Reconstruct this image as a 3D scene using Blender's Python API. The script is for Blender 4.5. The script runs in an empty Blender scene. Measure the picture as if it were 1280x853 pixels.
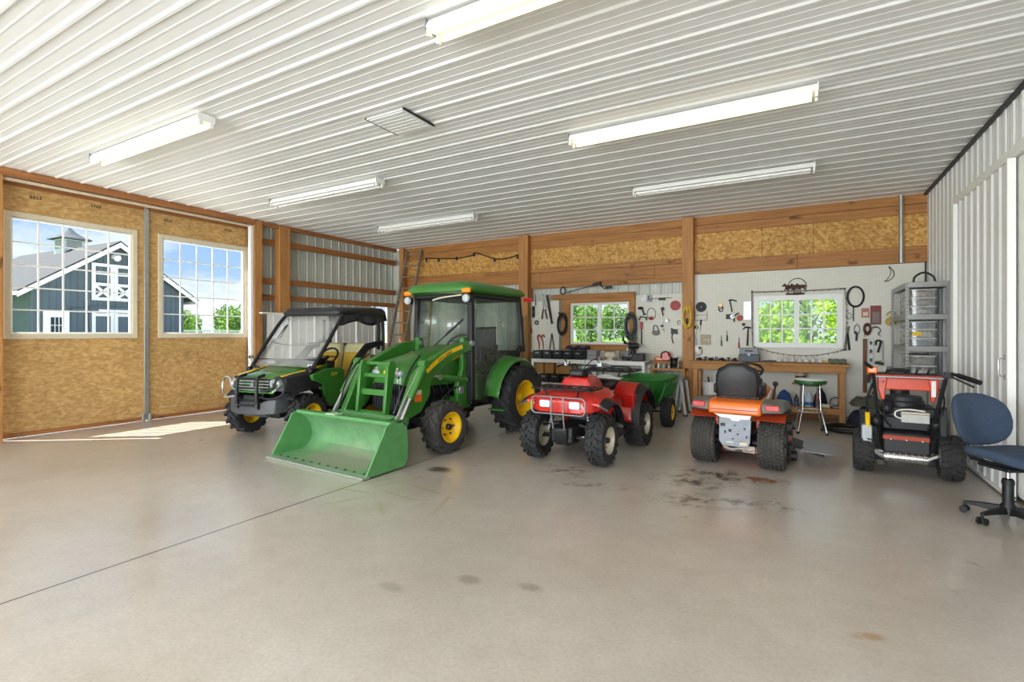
import bpy, bmesh, math, random
from mathutils import Vector as V, Matrix, Euler, noise
R = math.radians
PI = math.pi
random.seed(7)
SC = bpy.context.scene
COL = SC.collection


# ------------------------------------------------------------------ materials
def lin(c):
    return tuple((x / 12.92 if x <= .04045 else ((x + .055) / 1.055) ** 2.4) for x in c)


def rgb(h):
    return lin(tuple(int(h[i:i + 2], 16) / 255 for i in (0, 2, 4)))


MATS = {}


def newmat(name):
    m = bpy.data.materials.new(name)
    m.use_nodes = True
    nt = m.node_tree
    b = nt.nodes['Principled BSDF']
    MATS[name] = m
    return m, nt, b


def nd(nt, t, **kw):
    n = nt.nodes.new(t)
    for k, v in kw.items():
        if k in n.inputs:
            n.inputs[k].default_value = v
        else:
            setattr(n, k, v)
    return n


def ramp(nt, fac, stops):
    r = nt.nodes.new('ShaderNodeValToRGB')
    el = r.color_ramp.elements
    while len(el) < len(stops):
        el.new(.5)
    for e, (p, c) in zip(el, stops):
        e.position = p
        e.color = (*c, 1) if len(c) == 3 else c
    nt.links.new(fac, r.inputs[0])
    return r.outputs[0]


def mixc(nt, fac, a, b, mode='MIX'):
    n = nt.nodes.new('ShaderNodeMix')
    n.data_type = 'RGBA'
    n.blend_type = mode
    for s, v in ((0, fac), (6, a), (7, b)):
        if isinstance(v, (int, float)):
            n.inputs[s].default_value = v
        elif isinstance(v, tuple):
            n.inputs[s].default_value = (*v, 1)
        else:
            nt.links.new(v, n.inputs[s])
    return n.outputs[2]


def coords(nt, scale=(1, 1, 1), kind='Object', rot=(0, 0, 0), loc=(0, 0, 0)):
    tc = nt.nodes.new('ShaderNodeTexCoord')
    mp = nt.nodes.new('ShaderNodeMapping')
    mp.inputs['Scale'].default_value = scale
    mp.inputs['Rotation'].default_value = rot
    mp.inputs['Location'].default_value = loc
    nt.links.new(tc.outputs[kind], mp.inputs[0])
    return mp.outputs[0]


def noi(nt, co, scale, detail=4, rough=.55, dist=0):
    n = nd(nt, 'ShaderNodeTexNoise', Scale=scale, Detail=detail, Roughness=rough, Distortion=dist)
    nt.links.new(co, n.inputs['Vector'])
    return n.outputs[0]


def bump(nt, b, h, strength=.2, dist=.01):
    n = nd(nt, 'ShaderNodeBump', Strength=strength, Distance=dist)
    nt.links.new(h, n.inputs['Height'])
    nt.links.new(n.outputs[0], b.inputs['Normal'])


def pm(name, hexc, rough=.5, metal=0., var=.1, scale=14, bmp=0., coat=0., spec=.5, alpha=1.):
    """Plain paint / plastic / metal with a little mottling."""
    if name in MATS:
        return MATS[name]
    m, nt, b = newmat(name)
    c = rgb(hexc)
    co = coords(nt)
    f = noi(nt, co, scale, 5)
    lo = tuple(x * (1 - var) for x in c)
    hi = tuple(min(1, x * (1 + var)) for x in c)
    nt.links.new(ramp(nt, f, [(.3, lo), (.7, hi)]), b.inputs['Base Color'])
    b.inputs['Roughness'].default_value = rough
    b.inputs['Metallic'].default_value = metal
    b.inputs['Coat Weight'].default_value = coat
    b.inputs['Specular IOR Level'].default_value = spec
    b.inputs['Alpha'].default_value = alpha
    if bmp:
        bump(nt, b, f, bmp, .004)
    return m


def emis(name, hexc, strength):
    m, nt, b = newmat(name)
    b.inputs['Base Color'].default_value = (*rgb(hexc), 1)
    b.inputs['Emission Color'].default_value = (*rgb(hexc), 1)
    b.inputs['Emission Strength'].default_value = strength
    return m


def glassmat(name, tint='ffffff', refl=.08, haze=0.):
    """Thin sheet glass: clear with a fresnel reflection and, for plastic, a little milky haze."""
    m, nt, b = newmat(name)
    nt.nodes.remove(b)
    out = nt.nodes['Material Output']
    tr = nd(nt, 'ShaderNodeBsdfTransparent', Color=(*rgb(tint), 1))
    gl = nd(nt, 'ShaderNodeBsdfGlossy', Roughness=.03)
    df = nd(nt, 'ShaderNodeBsdfDiffuse', Color=(.8, .8, .78, 1))
    co = coords(nt)
    hz = ramp(nt, noi(nt, co, 3, 3), [(.3, (haze * .6,) * 3), (.7, (haze * 1.4,) * 3)])
    m1 = nt.nodes.new('ShaderNodeMixShader')
    nt.links.new(hz, m1.inputs[0])
    nt.links.new(tr.outputs[0], m1.inputs[1])
    nt.links.new(df.outputs[0], m1.inputs[2])
    fr = nd(nt, 'ShaderNodeLayerWeight', Blend=.5)
    pw = nd(nt, 'ShaderNodeMath', operation='POWER')
    pw.inputs[1].default_value = 4
    nt.links.new(fr.outputs['Facing'], pw.inputs[0])
    mm = nd(nt, 'ShaderNodeMath', operation='MULTIPLY_ADD')
    mm.inputs[1].default_value = .5
    mm.inputs[2].default_value = refl
    nt.links.new(pw.outputs[0], mm.inputs[0])
    m2 = nt.nodes.new('ShaderNodeMixShader')
    nt.links.new(mm.outputs[0], m2.inputs[0])
    nt.links.new(m1.outputs[0], m2.inputs[1])
    nt.links.new(gl.outputs[0], m2.inputs[2])
    nt.links.new(m2.outputs[0], out.inputs[0])
    return m


def woodmat(name, a, b_, axis=0, scale=1., knots=True, rough=.6):
    """Sawn timber, grain along the given axis."""
    m, nt, b = newmat(name)
    s = [9., 9., 9.]
    s[axis] = .55
    co = coords(nt, tuple(x * scale for x in s))
    f = noi(nt, co, 2.2, 6, .62, .6)
    c = ramp(nt, f, [(.25, rgb(a)), (.52, tuple((x + y) / 2 for x, y in zip(rgb(a), rgb(b_)))), (.78, rgb(b_))])
    if knots:
        s2 = [2.2, 2.2, 2.2]
        s2[axis] = .8
        k = noi(nt, coords(nt, tuple(s2)), 3.1, 2)
        kn = ramp(nt, k, [(.27, (.25, .14, .07)), (.34, (1, 1, 1))])
        c = mixc(nt, .8, c, kn, 'MULTIPLY')
    nt.links.new(c, b.inputs['Base Color'])
    b.inputs['Roughness'].default_value = rough
    bump(nt, b, f, .15, .003)
    return m


def osbmat(name, tones, scale=1., stain=0.):
    """Strand board: flakes lying at all angles."""
    m, nt, b = newmat(name)
    tc = coords(nt)
    cols = []
    for i, rz in enumerate((.3, 1.3, 2.2)):
        co = coords(nt, (24 * scale, 24 * scale, 24 * scale), rot=(rz, rz * .7, rz))
        mp = nd(nt, 'ShaderNodeMapping')
        mp.inputs['Scale'].default_value = (1, .28, .5)
        nt.links.new(co, mp.inputs[0])
        v = nd(nt, 'ShaderNodeTexVoronoi', Scale=1.)
        nt.links.new(mp.outputs[0], v.inputs['Vector'])
        sp = nt.nodes.new('ShaderNodeSeparateColor')
        nt.links.new(v.outputs['Color'], sp.inputs[0])
        cols.append(sp.outputs[0])
    ad = nd(nt, 'ShaderNodeMath', operation='ADD')
    nt.links.new(cols[0], ad.inputs[0])
    nt.links.new(cols[1], ad.inputs[1])
    a2 = nd(nt, 'ShaderNodeMath', operation='ADD')
    nt.links.new(ad.outputs[0], a2.inputs[0])
    nt.links.new(cols[2], a2.inputs[1])
    dv = nd(nt, 'ShaderNodeMath', operation='DIVIDE')
    dv.inputs[1].default_value = 3
    nt.links.new(a2.outputs[0], dv.inputs[0])
    c = ramp(nt, dv.outputs[0], [(.15, rgb(tones[0])), (.5, rgb(tones[1])), (.85, rgb(tones[2]))])
    big = noi(nt, tc, .9, 4)
    c = mixc(nt, .55, c, ramp(nt, big, [(.3, (.78, .74, .68)), (.7, (1.08, 1.05, 1.0))]), 'MULTIPLY')
    if stain:
        st = noi(nt, coords(nt, (1, 1, 1), loc=(3, 1, 2)), 2.1, 5, .6)
        c = mixc(nt, stain, c, ramp(nt, st, [(.27, (.22, .17, .12)), (.4, (1, 1, 1))]), 'MULTIPLY')
    nt.links.new(c, b.inputs['Base Color'])
    b.inputs['Roughness'].default_value = .62
    bump(nt, b, dv.outputs[0], .12, .003)
    return m


# ------------------------------------------------------------------ mesh builder
class M:
    def __init__(s):
        s.bm = bmesh.new()
        s.mx = None

    def vs(s, pts):
        if s.mx is not None:
            pts = [s.mx @ V(p) for p in pts]
        return [s.bm.verts.new(p) for p in pts]

    def f(s, vv):
        try:
            return s.bm.faces.new(vv)
        except ValueError:
            return None

    def box(s, c, d, rot=None):
        x, y, z = (k / 2 for k in d)
        pts = [V((i * x, j * y, k * z)) for k in (-1, 1) for j in (-1, 1) for i in (-1, 1)]
        if rot:
            e = Euler(rot).to_matrix()
            pts = [e @ p for p in pts]
        v = s.vs([p + V(c) for p in pts])
        for q in ((0, 2, 3, 1), (4, 5, 7, 6), (0, 1, 5, 4), (2, 6, 7, 3), (0, 4, 6, 2), (1, 3, 7, 5)):
            s.f([v[i] for i in q])
        return s

    def bb(s, a, b):
        """box from corner to corner"""
        a, b = V(a), V(b)
        return s.box((a + b) / 2, [abs(t) for t in (b - a)])

    def bar(s, p0, p1, w, h, up=(0, 0, 1)):
        """rectangular bar from p0 to p1, w wide across, h along up"""
        p0, p1 = V(p0), V(p1)
        d = (p1 - p0).normalized()
        u = V(up)
        sd = d.cross(u)
        if sd.length < 1e-4:
            sd = d.cross(V((1, 0, 0)))
        sd.normalize()
        u = sd.cross(d).normalized()
        v = s.vs([p + sd * (i * w / 2) + u * (j * h / 2) for p in (p0, p1) for i, j in ((-1, -1), (1, -1), (1, 1), (-1, 1))])
        for q in ((0, 3, 2, 1), (4, 5, 6, 7), (0, 1, 5, 4), (1, 2, 6, 5), (2, 3, 7, 6), (3, 0, 4, 7)):
            s.f([v[i] for i in q])
        return s

    def loft(s, rings, cap=True, closed=False):
        rr = [s.vs(r) for r in rings]
        n = len(rr[0])
        k = len(rr)
        for i in range(k if closed else k - 1):
            a, b = rr[i], rr[(i + 1) % k]
            for j in range(n):
                s.f([a[j], a[(j + 1) % n], b[(j + 1) % n], b[j]])
        if cap and not closed:
            s.f(rr[0][::-1])
            s.f(rr[-1])
        return s

    def tube(s, pts, r, n=8, closed=False, cap=True):
        pts = [V(p) for p in pts]
        k = len(pts)
        rs = r if isinstance(r, (list, tuple)) else [r] * k
        up = None
        rings = []
        for i, p in enumerate(pts):
            if closed:
                d = pts[(i + 1) % k] - pts[i - 1]
            else:
                d = pts[min(i + 1, k - 1)] - pts[max(i - 1, 0)]
            if d.length < 1e-9:
                d = V((0, 0, 1))
            d.normalize()
            if up is None:
                up = V((0, 0, 1)) if abs(d.z) < .9 else V((1, 0, 0))
            sd = d.cross(up)
            if sd.length < 1e-5:
                sd = d.cross(V((.3, .5, .8)))
            sd.normalize()
            up = sd.cross(d).normalized()
            rings.append([p + (sd * math.cos(t * 2 * PI / n) + up * math.sin(t * 2 * PI / n)) * rs[i] for t in range(n)])
        return s.loft(rings, cap, closed)

    def cyl(s, p0, p1, r, r2=None, n=16):
        return s.tube([p0, p1], [r, r if r2 is None else r2], n)

    def lathe(s, prof, o=(0, 0, 0), ax='z', n=24, closed=False, a0=0., a1=2 * PI):
        """prof: (radius, along) pairs"""
        o = V(o)
        full = abs(a1 - a0 - 2 * PI) < 1e-6
        cnt = n if full else n + 1
        rows = []
        for i in range(cnt):
            t = a0 + (a1 - a0) * i / n
            c, q = math.cos(t), math.sin(t)
            row = []
            for r, a in prof:
                r = max(r, 1e-4)
                p = {'z': (r * c, r * q, a), 'x': (a, r * c, r * q), 'y': (r * q, a, r * c)}[ax]
                row.append(o + V(p))
            rows.append(s.vs(row))
        k = len(prof)
        for i in range(n if full else cnt - 1):
            a, b = rows[i], rows[(i + 1) % cnt]
            for j in range(k if closed else k - 1):
                s.f([a[j], b[j], b[(j + 1) % k], a[(j + 1) % k]])
        return s

    def prism(s, poly, pl, a0, a1):
        def P(p, a):
            return {'yz': (a, p[0], p[1]), 'xz': (p[0], a, p[1]), 'xy': (p[0], p[1], a)}[pl]
        return s.loft([[P(p, a0) for p in poly], [P(p, a1) for p in poly]])

    def sph(s, c, r, nu=14, nv=8):
        r = r if isinstance(r, (list, tuple)) else (r,) * 3
        c = V(c)
        rings = []
        for i in range(1, nv):
            t = PI * i / nv
            rings.append([c + V((r[0] * math.sin(t) * math.cos(2 * PI * j / nu), r[1] * math.sin(t) * math.sin(2 * PI * j / nu), -r[2] * math.cos(t))) for j in range(nu)])
        rr = [s.vs(q) for q in rings]
        for a, b in zip(rr, rr[1:]):
            for j in range(nu):
                s.f([a[j], a[(j + 1) % nu], b[(j + 1) % nu], b[j]])
        lo, hi = s.vs([c - V((0, 0, r[2])), c + V((0, 0, r[2]))])
        for j in range(nu):
            s.f([lo, rr[0][(j + 1) % nu], rr[0][j]])
            s.f([hi, rr[-1][j], rr[-1][(j + 1) % nu]])
        return s

    def surf(s, fn, nu, nv):
        g = [s.vs([fn(i / nu, j / nv) for j in range(nv + 1)]) for i in range(nu + 1)]
        for i in range(nu):
            for j in range(nv):
                s.f([g[i][j], g[i + 1][j], g[i + 1][j + 1], g[i][j + 1]])
        return s

    def go(s, name, mat, par=None, bev=0., ang=38, solid=0., sub=0, seg=2, recalc=True):
        bm = s.bm
        if recalc:
            bmesh.ops.recalc_face_normals(bm, faces=bm.faces)
        me = bpy.data.meshes.new(name)
        bm.to_mesh(me)
        bm.free()
        if mat is not None:
            me.materials.append(mat)
        for p in me.polygons:
            p.use_smooth = True
        me.set_sharp_from_angle(angle=R(ang))
        o = bpy.data.objects.new(name, me)
        COL.objects.link(o)
        if par is not None:
            o.parent = par
        if solid:
            md = o.modifiers.new('Thickness', 'SOLIDIFY')
            md.thickness = solid
            md.offset = 0
        if sub:
            md = o.modifiers.new('Smooth', 'SUBSURF')
            md.levels = md.render_levels = sub
        if bev:
            md = o.modifiers.new('Edges', 'BEVEL')
            md.width = bev
            md.segments = seg
            md.limit_method = 'ANGLE'
            md.angle_limit = R(40)
        return o


def arc(c, r, a0, a1, n, pl='xz', r2=None):
    """points on an arc (degrees) in a plane through c"""
    out = []
    for i in range(n + 1):
        t = R(a0 + (a1 - a0) * i / n)
        u, v = r * math.cos(t), (r2 or r) * math.sin(t)
        out.append({'xz': (c[0] + u, c[1], c[2] + v), 'yz': (c[0], c[1] + u, c[2] + v), 'xy': (c[0] + u, c[1] + v, c[2])}[pl])
    return out


def smooth(pts, k=4, closed=False):
    """Catmull-Rom through the points"""
    pts = [V(p) for p in pts]
    n = len(pts)
    out = []
    for i in range(n if closed else n - 1):
        g = (lambda q: pts[q % n]) if closed else (lambda q: pts[max(0, min(n - 1, q))])
        p0, p1, p2, p3 = g(i - 1), g(i), g(i + 1), g(i + 2)
        for j in range(k):
            t = j / k
            out.append(.5 * ((2 * p1) + (p2 - p0) * t + (2 * p0 - 5 * p1 + 4 * p2 - p3) * t * t + (3 * p1 - p0 - 3 * p2 + p3) * t ** 3))
    if not closed:
        out.append(pts[-1])
    return out


def rrect(w, h, r, n=4, c=(0, 0)):
    """rounded rectangle outline, 2D"""
    out = []
    for sx, sy, a in ((1, 1, 0), (-1, 1, 90), (-1, -1, 180), (1, -1, 270)):
        for i in range(n + 1):
            t = R(a + 90 * i / n)
            out.append((c[0] + sx * (w / 2 - r) + r * math.cos(t), c[1] + sy * (h / 2 - r) + r * math.sin(t)))
    return out


# ------------------------------------------------------------------ naming
def tag(o, label=None, cat=None, group=None, kind=None):
    for k, v in (('label', label), ('category', cat), ('group', group), ('kind', kind)):
        if v:
            o[k] = v
    return o


def T(name, label, cat, loc=(0, 0, 0), rz=0., group=None):
    o = bpy.data.objects.new(name, None)
    o.empty_display_size = .1
    COL.objects.link(o)
    o.location = loc
    o.rotation_euler = (0, 0, R(rz))
    return tag(o, label, cat, group)


def ST(o):
    o['kind'] = 'structure'
    return o


def copy_tree(o, par=None):
    c = o.copy()
    COL.objects.link(c)
    c.parent = par
    for ch in [k for k in SC.objects if k.parent == o]:
        copy_tree(ch, c)
    return c


def text(name, s, size, mat, par, loc, rot=(0, 0, 0), depth=.002, align='CENTER', sx=1.):
    cu = bpy.data.curves.new(name, 'FONT')
    cu.body = s
    cu.size = size
    cu.extrude = depth
    cu.align_x = align
    cu.align_y = 'CENTER'
    tmp = bpy.data.objects.new(name, cu)
    COL.objects.link(tmp)
    dg = bpy.context.evaluated_depsgraph_get()
    me = bpy.data.meshes.new_from_object(tmp.evaluated_get(dg))
    bpy.data.objects.remove(tmp)
    me.materials.clear()
    me.materials.append(mat)
    o = bpy.data.objects.new(name, me)
    COL.objects.link(o)
    o.parent = par
    o.location = loc
    o.rotation_euler = rot
    o.scale = (sx, 1, 1)
    return o


def wheel(par, name, c, Rr, w, rr, tm, rm, style='lug', n=20, out=1, rimd=.5, bolts=5, hubm=None, steer=0., dish=.35, lugh=None):
    """Tyre (the part) with its rim and hub as sub-parts; axle along x. out = +1 when the outer face looks to +x."""
    m = M()
    hw = w / 2
    sw = Rr - rr
    lugh = (.06 if style != 'turf' else .022) * Rr if lugh is None else lugh
    Rc = Rr - lugh
    prof = [(rr, -hw * .82), (rr + sw * .12, -hw * .92), (rr + sw * .45, -hw), (Rc - sw * .22, -hw * .97), (Rc - sw * .06, -hw * .86), (Rc, -hw * .55), (Rc * 1.005, 0)]
    prof = prof + [(a, -b) for a, b in prof[-2::-1]] + [(rr, hw * .82)]
    m.lathe(prof, ax='x', n=40)
    if style in ('lug', 'knob'):
        for i in range(n):
            for s in (-1, 1):
                t0 = 2 * PI * (i + (.5 if s > 0 else 0)) / n
                pitch = 2 * PI / n

                def P(x, t, r):
                    return (x, r * math.cos(t), r * math.sin(t))
                if style == 'lug':
                    path = [(s * hw * 1.0, t0 + pitch * .75, -sw * .26), (s * hw * .93, t0 + pitch * .6, 0), (s * hw * .5, t0 + pitch * .3, 0), (-s * hw * .08, t0 - pitch * .15, 0)]
                    th = pitch * .22
                    rings = []
                    for x, t, dr in path:
                        top = Rr + dr
                        bot = Rc + dr - sw * .05
                        rings.append([P(x, t - th * 1.25, bot), P(x, t + th * 1.25, bot), P(x, t + th * .85, top), P(x, t - th * .85, top)])
                    m.loft(rings)
                else:
                    for x0, x1, ta, tb in ((.12, .52, -.1, .28), (.58, .98, .15, .5)):
                        rings = []
                        for x, t in ((x0, ta), (x1, tb)):
                            k = 0 if x < .9 else -sw * .16
                            tt = t0 + pitch * t
                            th = pitch * .2
                            rings.append([P(s * x * hw, tt - th, Rc + k - sw * .06), P(s * x * hw, tt + th, Rc + k - sw * .06), P(s * x * hw, tt + th * .8, Rr + k), P(s * x * hw, tt - th * .8, Rr + k)])
                        m.loft(rings)
    elif style == 'turf':
        rows = 7
        for k in range(rows):
            x0 = -hw * .84 + hw * 1.68 * k / (rows - 1)
            for i in range(n):
                t = 2 * PI * (i + .5 * (k % 2)) / n
                th = PI / n * .72
                dx = hw * .1
                d = -sw * .05 if k in (0, rows - 1) else 0
                rings = []
                for x in (x0 - dx, x0 + dx):
                    rings.append([(x, r * math.cos(q), r * math.sin(q)) for q, r in ((t - th, Rc + d - .01), (t + th, Rc + d - .01), (t + th, Rr + d), (t - th, Rr + d))])
                m.loft(rings)
    o = m.go(name, tm, par, ang=32)
    o.location = c
    o.rotation_euler = (0, 0, R(steer))
    e = out
    q = M()
    lip = hw * .8
    d = lip - w * dish
    q.lathe([(rr * 1.02, e * lip), (rr * 1.04, e * (lip + .012)), (rr * .95, e * (lip + .008)), (rr * .9, e * (lip - w * .12)), (rr * .82, e * (d + w * .05)), (rr * .72, e * d), (rr * .42, e * (d + w * .04)), (rr * .36, e * (d + w * .09)), (rr * .2, e * (d + w * .09)), (.001, e * (d + w * .09))], ax='x', n=32)
    q.lathe([(rr * 1.02, -e * lip), (rr * .92, -e * lip), (rr * .88, e * (d - w * .05)), (rr * .3, e * (d - w * .06)), (.001, e * (d - w * .06))], ax='x', n=32)
    ri = q.go('rim', rm, o)
    if hubm:
        q = M()
        q.lathe([(rr * .22, e * (d + w * .05)), (rr * .22, e * (d + w * .2)), (rr * .17, e * (d + w * .26)), (.001, e * (d + w * .27))], ax='x', n=16)
        for i in range(bolts):
            t = 2 * PI * i / bolts
            cc = (e * (d + w * .03), rr * .56 * math.cos(t), rr * .56 * math.sin(t))
            M().cyl(cc, (cc[0] + e * w * .1, cc[1], cc[2]), rr * .06, n=6).go('wheel_nut', hubm, o)
        q.go('hub', hubm, o)
    return o
# ------------------------------------------------------------------ shared materials
WHITE = pm('white steel', 'e6e6e4', .4, 0, .02, 2)
CEIL = pm('ceiling steel', 'e8e8e6', .5, 0, .015, 1.5)
GREYSTEEL = pm('wall steel inside', 'c9cdc4', .42, 0, .04, 3)
VINYL = pm('white vinyl', 'eeeeea', .4, 0, .02)
OSB = osbmat('strand board', ('a5742f', 'c9964a', 'dfb86e'), 1.5, 0)
OSBD = osbmat('door strand board', ('ae8850', 'c59d62', 'd6b27a'), 2.1, .3)
WX = woodmat('timber along x', '8c5a2a', 'c58a4a', 0)
WY = woodmat('timber along y', '85502a', 'b97c46', 1)
WZ = woodmat('post timber', '9a6532', 'cf975a', 2)
WB = woodmat('bench timber', '9c6a30', 'cc9450', 0, 1.2)
GLASS = glassmat('window glass', 'f4f8f8', .006)
BLACK = pm('black plastic', '17181a', .5, 0, .25, 20)
DKGREY = pm('dark grey plastic', '2c2e31', .55, 0, .2, 20)
GREY = pm('grey metal', '8f9294', .45, .6, .1, 20)
GALV = pm('galvanised steel', 'b4b6b4', .4, .7, .1, 12)
CHROME = pm('chrome', 'd6d8da', .16, 1, .05, 8)
DKSTEEL = pm('dark steel', '3c3d3f', .42, .6, .25, 20)
RUST = pm('rusty steel', '5d3c2c', .6, .3, .35, 16)
CREAM = pm('cream trim', 'd8cdb4', .6, 0, .05)
TYRE = pm('tyre rubber', '2b2b2c', .78, 0, .22, 22, .1)
TYRED = pm('dusty tyre rubber', '3a3836', .85, 0, .3, 9, .1)
JGREEN = pm('farm green paint', '37772a', .28, 0, .06, 6, 0, .5)
BGREEN = pm('worn green paint', '579357', .38, 0, .12, 9, 0, .1)
JYEL = pm('yellow paint', 'f2c412', .35, 0, .06, 8, 0, .2)
RED = pm('red plastic', 'c62219', .3, 0, .06, 6, 0, .25)
ORANGE = pm('orange paint', 'ef7420', .34, 0, .06, 6, 0, .3)
ORRED = pm('orange red paint', 'd04320', .36, 0, .06, 6, 0, .2)
LAMPG = pm('lamp lens', 'bcc2c4', .2, .2, .08, 40)
AMBER = pm('amber lens', 'f0901c', .25, 0, .08, 20)
REDL = pm('red lens', 'c22a2c', .25, 0, .08, 20)


def concrete():
    m, nt, b = newmat('concrete slab')
    co = coords(nt)
    n1 = noi(nt, co, .55, 6, .6)
    n2 = noi(nt, co, 5.5, 7, .62)
    n3 = noi(nt, co, 46, 4, .6)
    c = ramp(nt, n1, [(.3, rgb('b3aaa0')), (.55, rgb('c0b8ae')), (.75, rgb('cac4bd'))])
    c = mixc(nt, .75, c, ramp(nt, n2, [(.25, (.88, .875, .86)), (.5, (.99, .98, .97)), (.78, (1.09, 1.09, 1.08))]), 'MULTIPLY')
    c = mixc(nt, .7, c, ramp(nt, n3, [(.25, (.8, .79, .77)), (.6, (1.05, 1.05, 1.05))]), 'MULTIPLY')
    # scattered old stains
    s1 = noi(nt, coords(nt, (1, 1, 1), loc=(4.3, 1.7, 0)), 1.35, 6, .62, .3)
    c = mixc(nt, .35, c, ramp(nt, s1, [(.2, (.72, .66, .58)), (.5, (1, 1, 1))]), 'MULTIPLY')

    def blob(cx, cy, rx, ry, col, amt, rot=0., brk=.45):
        nonlocal c
        mp = nd(nt, 'ShaderNodeMapping', vector_type='TEXTURE')
        tc = nt.nodes.new('ShaderNodeTexCoord')
        mp.inputs['Location'].default_value = (cx, cy, 0)
        mp.inputs['Rotation'].default_value = (0, 0, R(rot))
        mp.inputs['Scale'].default_value = (rx, ry, 1)
        nt.links.new(tc.outputs['Object'], mp.inputs[0])
        g = nd(nt, 'ShaderNodeTexGradient', gradient_type='SPHERICAL')
        nt.links.new(mp.outputs[0], g.inputs[0])
        a = nd(nt, 'ShaderNodeMath', operation='MULTIPLY')
        nt.links.new(g.outputs[1], a.inputs[0])
        nt.links.new(ramp(nt, noi(nt, co, 7, 5, .65), [(brk, (0, 0, 0)), (brk + .25, (1, 1, 1))]), a.inputs[1])
        f = ramp(nt, a.outputs[0], [(.03, (0, 0, 0)), (.5, (amt,) * 3)])
        c = mixc(nt, f, c, rgb(col))
    # oil behind the ride-on mower, rust next to it, and drips elsewhere
    blob(-.72, 5.72, .75, .38, '3e352c', 1)
    blob(-.98, 5.35, .6, .3, '463b31', .9)
    blob(-.33, 5.75, .33, .13, '8e4c1c', 1, 10, .4)
    blob(-.9, 4.75, .5, .35, '574b3e', .8)
    blob(-.35, 4.9, .5, .25, '5c5042', .8)
    blob(-1.75, 4.75, .6, .16, '5c4f40', .8, 12)
    blob(-2.2, 5.1, .5, .3, '5c5042', .8)
    blob(-3.45, 4.45, .2, .14, '3c3833', .85, 0, .3)
    blob(-1.75, 2.55, .1, .07, '8a7f72', .7, 0, .2)
    blob(-1.38, 2.65, .1, .06, '8a7f72', .7, 0, .2)
    blob(-2.1, 2.25, .12, .06, '948a7c', .6, 0, .2)
    blob(.3, 3.05, .13, .05, 'a07a4c', .7, 20, .3)
    blob(.55, 2.6, .1, .05, 'a07a4c', .7, 20, .3)
    for x, y, l, a in ((-3.75, 3.75, .42, 70), (-3.5, 3.95, .4, 72), (-3.2, 3.55, .45, -8), (-3.05, 3.8, .5, -12), (-3.55, 3.2, .3, 65), (-3.7, 3.45, .3, 5), (-3.1, 3.2, .25, -40), (-2.75, 3.6, .4, -70)):
        blob(x, y, l, .035, 'a08858', .45, a, .3)
    # saw-cut control joint and a hairline crack
    sx = nt.nodes.new('ShaderNodeSeparateXYZ')
    nt.links.new(co, sx.inputs[0])

    def joint(sock, at, w, col, amt):
        nonlocal c
        a = nd(nt, 'ShaderNodeMath', operation='COMPARE')
        a.inputs[1].default_value = at
        a.inputs[2].default_value = w
        nt.links.new(sock, a.inputs[0])
        k = nd(nt, 'ShaderNodeMath', operation='MULTIPLY')
        k.inputs[1].default_value = amt
        nt.links.new(a.outputs[0], k.inputs[0])
        c = mixc(nt, k.outputs[0], c, rgb(col))
    joint(sx.outputs[0], -3.85, .009, '4c4741', 1)
    joint(sx.outputs[1], 4.29, .005, 'd2c9ba', .35)
    nt.links.new(c, b.inputs['Base Color'])
    rg = ramp(nt, noi(nt, co, 1.7, 5), [(.2, (.26,) * 3), (.8, (.34,) * 3)])
    nt.links.new(rg, b.inputs['Roughness'])
    b.inputs['Specular IOR Level'].default_value = .6
    b.inputs['Coat Weight'].default_value = .4
    b.inputs['Coat Roughness'].default_value = .17
    b.inputs['Coat IOR'].default_value = 1.55
    bump(nt, b, n3, .04, .002)
    return m


def pegmat():
    m, nt, b = newmat('pegboard')
    co = coords(nt, (1 / .0254, 1, 1 / .0254))
    fr = nd(nt, 'ShaderNodeVectorMath', operation='FRACTION')
    nt.links.new(co, fr.inputs[0])
    sb = nd(nt, 'ShaderNodeVectorMath', operation='SUBTRACT')
    sb.inputs[1].default_value = (.5, 0, .5)
    nt.links.new(fr.outputs[0], sb.inputs[0])
    ml = nd(nt, 'ShaderNodeVectorMath', operation='MULTIPLY')
    ml.inputs[1].default_value = (1, 0, 1)
    nt.links.new(sb.outputs[0], ml.inputs[0])
    ln = nd(nt, 'ShaderNodeVectorMath', operation='LENGTH')
    nt.links.new(ml.outputs[0], ln.inputs[0])
    f = ramp(nt, ln.outputs['Value'], [(.15, (.12, .12, .1)), (.2, rgb('e4e2d6'))])
    c = mixc(nt, .5, f, ramp(nt, noi(nt, coords(nt), 1.3, 4), [(.3, (.9, .9, .87)), (.7, (1.04, 1.04, 1.03))]), 'MULTIPLY')
    nt.links.new(c, b.inputs['Base Color'])
    b.inputs['Roughness'].default_value = .5
    return m


PEG = pegmat()
H = 3.79
XL, XR, YB = -9.82, 1.79, 10.6

# ------------------------------------------------------------------ floor, ceiling
ST(M().bb((XL - .05, -6, -.2), (XR + .25, YB + .05, 0)).go('floor', concrete()))


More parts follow.
